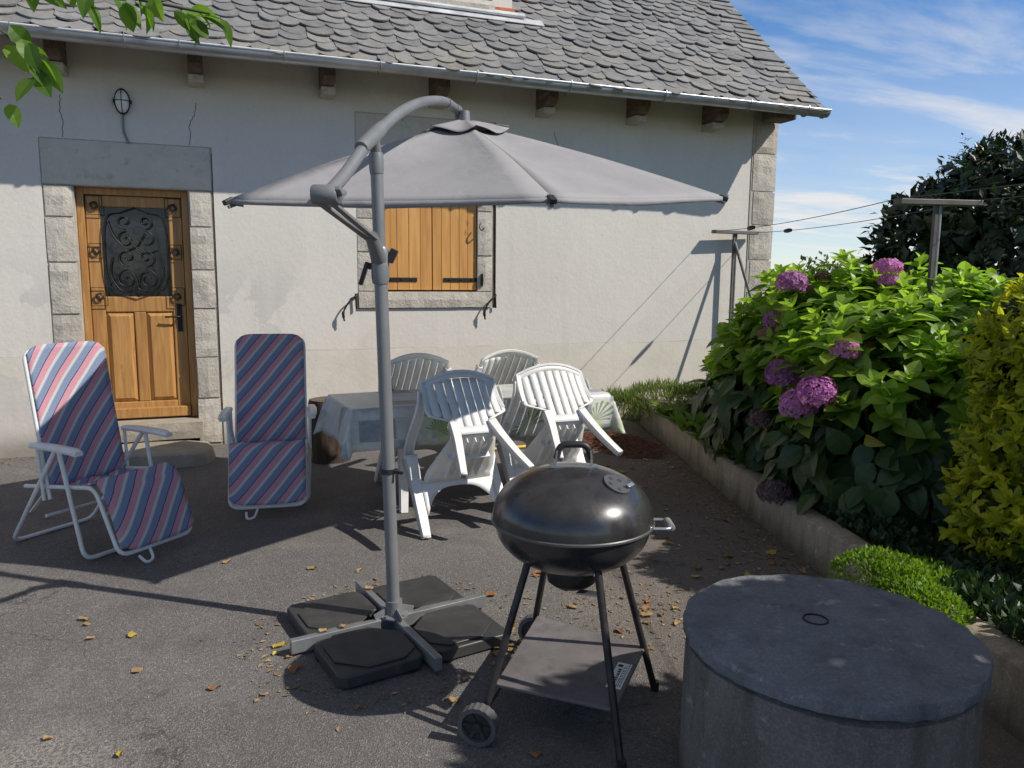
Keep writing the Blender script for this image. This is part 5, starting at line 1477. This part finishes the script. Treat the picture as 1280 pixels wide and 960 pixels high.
for i in range(1500):
    p, n = ndl(); d = V((U(-1,1),U(-1,1),U(-.12,.18))).normalized(); mb.bar(p, p+d*U(.05,.11), .004, .003)
tag(mb.build('dry_needles', M['needle']), 'heap of reddish dry needles on the ground by the table end', 'litter', kind='stuff')

# vine hanging into the top left corner
def vine():
    T = thing('grape_vine', 'green leafy vine branch reaching in over the roof edge', 'vine', (-2.1,-4.35,0)); o = V((-2.1,-4.35,0))
    mb = MB(); mb.tube(smoothpath([V((-2.1,-4.35,0))-o, V((-2.05,-4.3,1.0))-o, V((-2.0,-4.4,1.9))-o, V((-1.5,-4.42,2.35))-o], 5), [.05]*5+[.04]*5+[.025]*6, 8); mb.build('trunk', M['trunk'], T, smooth=180)
    br = smoothpath([(-1.5,-4.42,2.35),(-.9,-4.42,2.36),(-.56,-4.46,2.33),(-.25,-4.56,2.285),(-.0,-4.66,2.235)], 8)
    b2 = smoothpath([(-.72,-4.43,2.33),(-.58,-4.47,2.2),(-.50,-4.49,2.12),(-.45,-4.51,2.06)], 6)
    b3 = smoothpath([(-1.0,-4.43,2.35),(-.75,-4.45,2.15),(-.64,-4.46,2.05),(-.57,-4.48,1.99)], 6)
    mb = MB(); mb.tube([p-o for p in br], [.010 - .007*i/len(br) for i in range(len(br))], 6); mb.tube([p-o for p in b2], .003, 5); mb.tube([p-o for p in b3], .003, 5); mb.build('branch', M['stem'], T)
    mb = MB()
    for pts, n in ((br,58), (b2,16), (b3,8)):
        for i in range(n):
            p = pts[min(len(pts)-1, int(len(pts)*(i+R())/n))]
            d = V((U(-.5,1),U(-.6,.6),U(-1.1,.05))).normalized(); L = U(.055,.10)
            leaf(mb, p + rv()*.03 - o, d, V((U(-.5,.5),U(-1,.2),U(.3,1))).normalized(), L, L*U(.5,.7), .25, U(.1,.5), 4)
    for q in range(3): leaf(mb, V((-.03,-4.66,2.225))-o, V((.8,-.2,U(-.3,.1))), V((0,-.4,1)), .085, .035, .2, .3, 4)
    mb.build('foliage', M['vine'], T)
vine()

# crumbs of dry leaf gathered along the wall foot and kerb
mb = MB()
for i in range(3600):
    k = random.random()*.94
    if k < .55:
        y = U(-5.2,-.9); x = kx(y) - .01 - abs(random.gauss(0,.30))
    elif k < .63:
        a_ = U(0,2*PI); q_ = .46+abs(random.gauss(0,.09)); x = .627+q_*math.cos(a_)*1.1; y = -4.075+q_*math.sin(a_)
    elif k < .86:
        x = U(-1.7,3.6); y = -abs(random.gauss(0,.12))-.02
    else:
        x = random.gauss(1.80,.22); y = random.gauss(-4.2,.26)
    s_ = random.choice((.006,.008,.011,.016)) * U(.7,1.3); a_ = U(0,2*PI); c_, d_ = math.cos(a_)*s_, math.sin(a_)*s_; e_ = U(.3,.7); t_z = U(0,.006)
    mb.add([(x-c_,y-d_,.003),(x+d_*e_,y-c_*e_,.004+t_z),(x+c_,y+d_,.003+t_z*.6),(x-d_*e_,y+c_*e_,.005)], [(0,1,2,3)])
tag(mb.build('leaf_litter', M['crumb']), 'crumbs of dry brown leaf strewn along the kerb and wall foot', 'litter', kind='stuff')

# fallen leaves
def fallen():
    meshes = []
    for k in range(7):
        mb = MB(); L = (.055,.065,.045,.05,.04,.06,.035)[k]; n = 6
        W = L*U(.45,.75); cu = U(.15,.5); tw = U(-.3,.3)
        def f(u, v):
            w = math.sin(PI*min(1,max(0,u))**.8)**.7; x = (u-.5)*L; y = (v-.5)*W*w
            y += .12*W*math.sin(u*9+k)*(abs(v-.5) > .3)
            return (x, y, .004 + cu*(y*y)/W*1.6 + cu*.35*x*x/L + .004*math.sin(u*7+v*5+k) + tw*x*y*6)
        mb.grid(f, 8, 4); me = mb.build('fallen_leaf', M[('deadleaf','deadyellow','deadbrown','deadleaf','deadyellow','deadbrown','deadleaf')[k]], smooth=180)
        meshes.append(me)
    pos = [(-.621,-3.53,3),(-.411,-3.756,1),(-.36,-4.086,0),(-.086,-4.317,2),(-.03,-3.009,0),(1.13,-3.869,5),(.706,-4.685,0),(1.438,-4.119,3),(2.182,-4.001,1),(2.774,-3.849,1),(-.359,-4.634,4),(.868,-5.075,2),
           (.161,-4.055,1),(.14,-4.12,4),(.19,-4.16,2),(.2,-4.27,5),(.97,-4.42,0),(1.0,-4.38,5),(1.04,-4.42,3),(1.09,-4.36,2),(.93,-4.5,6),(1.1,-4.25,0),(1.15,-4.15,6),(1.72,-4.31,0),(1.75,-4.25,5),(1.68,-4.38,3),(1.78,-4.33,6),(1.8,-4.18,2)]
    for i in range(34):
        y = U(-4.4,-1.7); x = kx(y) - abs(random.gauss(.35,.4)) - .08
        if (abs(x-1.5) < 1. and abs(y+2.5) < .6): continue
        pos.append((x, y, random.randrange(7)))
    for i in range(16): pos.append((U(.9,2.4), U(-4.5,-3.2), random.choice((2,3,5,6))))
    for i in range(7): pos.append((U(-.9,.6), U(-4.7,-2.9), random.choice((3,6,6))))
    used = set(); base = 'small curled dry fallen leaf lying on the dark asphalt'
    for x, y, k in pos:
        src = meshes[k]; o = src if k not in used else src.copy()
        if k in used: C.objects.link(o)
        used.add(k); s = U(.75,1.15) if len(used) < 99 else 1
        o.location = (x, y, .004); o.rotation_euler = (U(-.2,.2), U(-.2,.2), U(0,2*PI)); o.scale = (s, s, s)
        tag(o, {1: 'yellow fallen leaf lying curled on the asphalt', 4: 'yellow fallen leaf lying curled on the asphalt', 2: 'brown fallen leaf lying curled on the asphalt', 5: 'brown fallen leaf lying curled on the asphalt'}.get(k, 'tan dry fallen leaf lying on the asphalt'), 'leaf', {1:'yellow',4:'yellow',2:'brown',5:'brown'}.get(k, 'tan') + ' fallen leaves on the asphalt')
    for k, m in enumerate(meshes):
        if k not in used: bpy.data.objects.remove(m)
    # leaf resting on the cross bar and on slab
    for x, y, z, rz in ((PX-.05,PY+.30,.077,.4),(PX-.30,PY-.055,.074,1.),(PX-.22,PY-.04,.074,2.)):
        o = meshes[0].copy(); C.objects.link(o); o.location = (x,y,z); o.rotation_euler = (.1,.1,rz); o.scale = (.8,.8,.8)
        tag(o, 'dry fallen leaf caught on the metal cross bar of the parasol base', 'leaf', 'leaves caught on the parasol base')
fallen()

# ------------------------------------------------------------------ sky, sun, camera
w = bpy.data.worlds.new('World'); bpy.context.scene.world = w; w.use_nodes = True
SUN = V((.80,-.60,.91)).normalized(); el = math.asin(SUN.z); az = math.atan2(SUN.x, SUN.y)
t = w.node_tree; t.nodes.clear(); nd = t.nodes; lk = t.links
sky = nd.new('ShaderNodeTexSky'); sky.sky_type = 'NISHITA'; sky.sun_disc = False; sky.sun_elevation = el; sky.sun_rotation = az
sky.altitude = 1500; sky.air_density = 1.0; sky.dust_density = .1; sky.ozone_density = 4.5
hs = nd.new('ShaderNodeHueSaturation'); hs.inputs['Saturation'].default_value = 1.9; hs.inputs['Value'].default_value = 1.2; lk.new(sky.outputs[0], hs.inputs['Color'])
bg = nd.new('ShaderNodeBackground'); bg.inputs['Strength'].default_value = .115; lk.new(hs.outputs[0], bg.inputs[0])
tc = nd.new('ShaderNodeTexCoord'); sx = nd.new('ShaderNodeSeparateXYZ'); lk.new(tc.outputs['Generated'], sx.inputs[0])
def mth(op, a, b=0.):
    m = nd.new('ShaderNodeMath'); m.operation = op
    for i, v in enumerate((a, b)):
        if isinstance(v, bpy.types.NodeSocket): lk.new(v, m.inputs[i])
        else: m.inputs[i].default_value = v
    return m.outputs[0]
zz = mth('ADD', mth('MAXIMUM', sx.outputs[2], 0.), .10)
cb = nd.new('ShaderNodeCombineXYZ'); lk.new(mth('DIVIDE', sx.outputs[0], zz), cb.inputs[0]); lk.new(mth('DIVIDE', sx.outputs[1], zz), cb.inputs[1])
mp = nd.new('ShaderNodeMapping'); mp.inputs['Rotation'].default_value = (0,0,rad(38)); mp.inputs['Scale'].default_value = (.42,1.05,1); lk.new(cb.outputs[0], mp.inputs[0])
nz = nd.new('ShaderNodeTexNoise'); nz.inputs['Scale'].default_value = 1.5; nz.inputs['Detail'].default_value = 9; nz.inputs['Roughness'].default_value = .58; nz.inputs['Distortion'].default_value = .35; lk.new(mp.outputs[0], nz.inputs['Vector'])
cr = nd.new('ShaderNodeValToRGB'); cr.color_ramp.elements[0].position = .49; cr.color_ramp.elements[1].position = .74; lk.new(nz.outputs[0], cr.inputs[0])
# thin veil growing toward the horizon
hz = nd.new('ShaderNodeMapRange'); hz.inputs[1].default_value = .34; hz.inputs[2].default_value = .06; hz.inputs[3].default_value = .0; hz.inputs[4].default_value = .76; lk.new(sx.outputs[2], hz.inputs[0])
fac = mth('MINIMUM', mth('ADD', 0., mth('ADD', mth('MULTIPLY', cr.outputs[0], .62), mth('MULTIPLY', hz.outputs[0], mth('ADD', mth('MULTIPLY', nz.outputs[0], .9), .45)))), .92)
bg2 = nd.new('ShaderNodeBackground'); bg2.inputs[0].default_value = (.77,.75,.735,1); bg2.inputs[1].default_value = 1.12
mx = nd.new('ShaderNodeMixShader'); lk.new(fac, mx.inputs[0]); lk.new(bg.outputs[0], mx.inputs[1]); lk.new(bg2.outputs[0], mx.inputs[2])
# warm grey added overhead, out of view, to make the skylight less blue
over = nd.new('ShaderNodeMapRange'); over.inputs[1].default_value = .40; over.inputs[2].default_value = .7; over.inputs[3].default_value = 0.; over.inputs[4].default_value = .72; lk.new(sx.outputs[2], over.inputs[0])
bg3 = nd.new('ShaderNodeBackground'); bg3.inputs[0].default_value = (.34,.315,.29,1); bg3.inputs[1].default_value = 1.
mx2 = nd.new('ShaderNodeMixShader'); lk.new(over.outputs[0], mx2.inputs[0]); lk.new(mx.outputs[0], mx2.inputs[1]); lk.new(bg3.outputs[0], mx2.inputs[2])
ow = nd.new('ShaderNodeOutputWorld'); lk.new(mx2.outputs[0], ow.inputs[0])

sd = bpy.data.lights.new('sun', 'SUN'); sd.energy = 5.0; sd.angle = rad(.53); sd.color = (1., .945, .86)
so = bpy.data.objects.new('sun', sd); C.objects.link(so); so.rotation_euler = SUN.to_track_quat('Z','Y').to_euler(); so.location = (6,-8,9)

cd = bpy.data.cameras.new('camera'); co = bpy.data.objects.new('camera', cd); C.objects.link(co)
cd.sensor_width = 36; cd.sensor_fit = 'HORIZONTAL'; cd.lens = 27.0; cd.clip_start = .05; cd.clip_end = 12000
yw, pt, rl = rad(20.6), rad(8.0), rad(.5)
R0 = V((math.cos(yw),-math.sin(yw),0)); Fh = V((math.sin(yw),math.cos(yw),0)); Z = V((0,0,1))
Fw = Fh*math.cos(pt) - Z*math.sin(pt); Up = Fh*math.sin(pt) + Z*math.cos(pt)
Rr = R0*math.cos(rl) + Up*math.sin(rl); Up = Up*math.cos(rl) - R0*math.sin(rl)
co.matrix_world = Matrix(((Rr.x,Up.x,-Fw.x,0.),(Rr.y,Up.y,-Fw.y,-7.14),(Rr.z,Up.z,-Fw.z,1.5),(0,0,0,1)))
sc = bpy.context.scene; sc.camera = co
sc.render.resolution_x = 1024; sc.render.resolution_y = 768
sc.view_settings.view_transform = 'Standard'; sc.view_settings.look = 'None'; sc.view_settings.exposure = 0
sc.render.engine = 'CYCLES'
try:
    sc.cycles.use_denoising = True; sc.cycles.max_bounces = 8; sc.cycles.transparent_max_bounces = 8
except Exception: pass
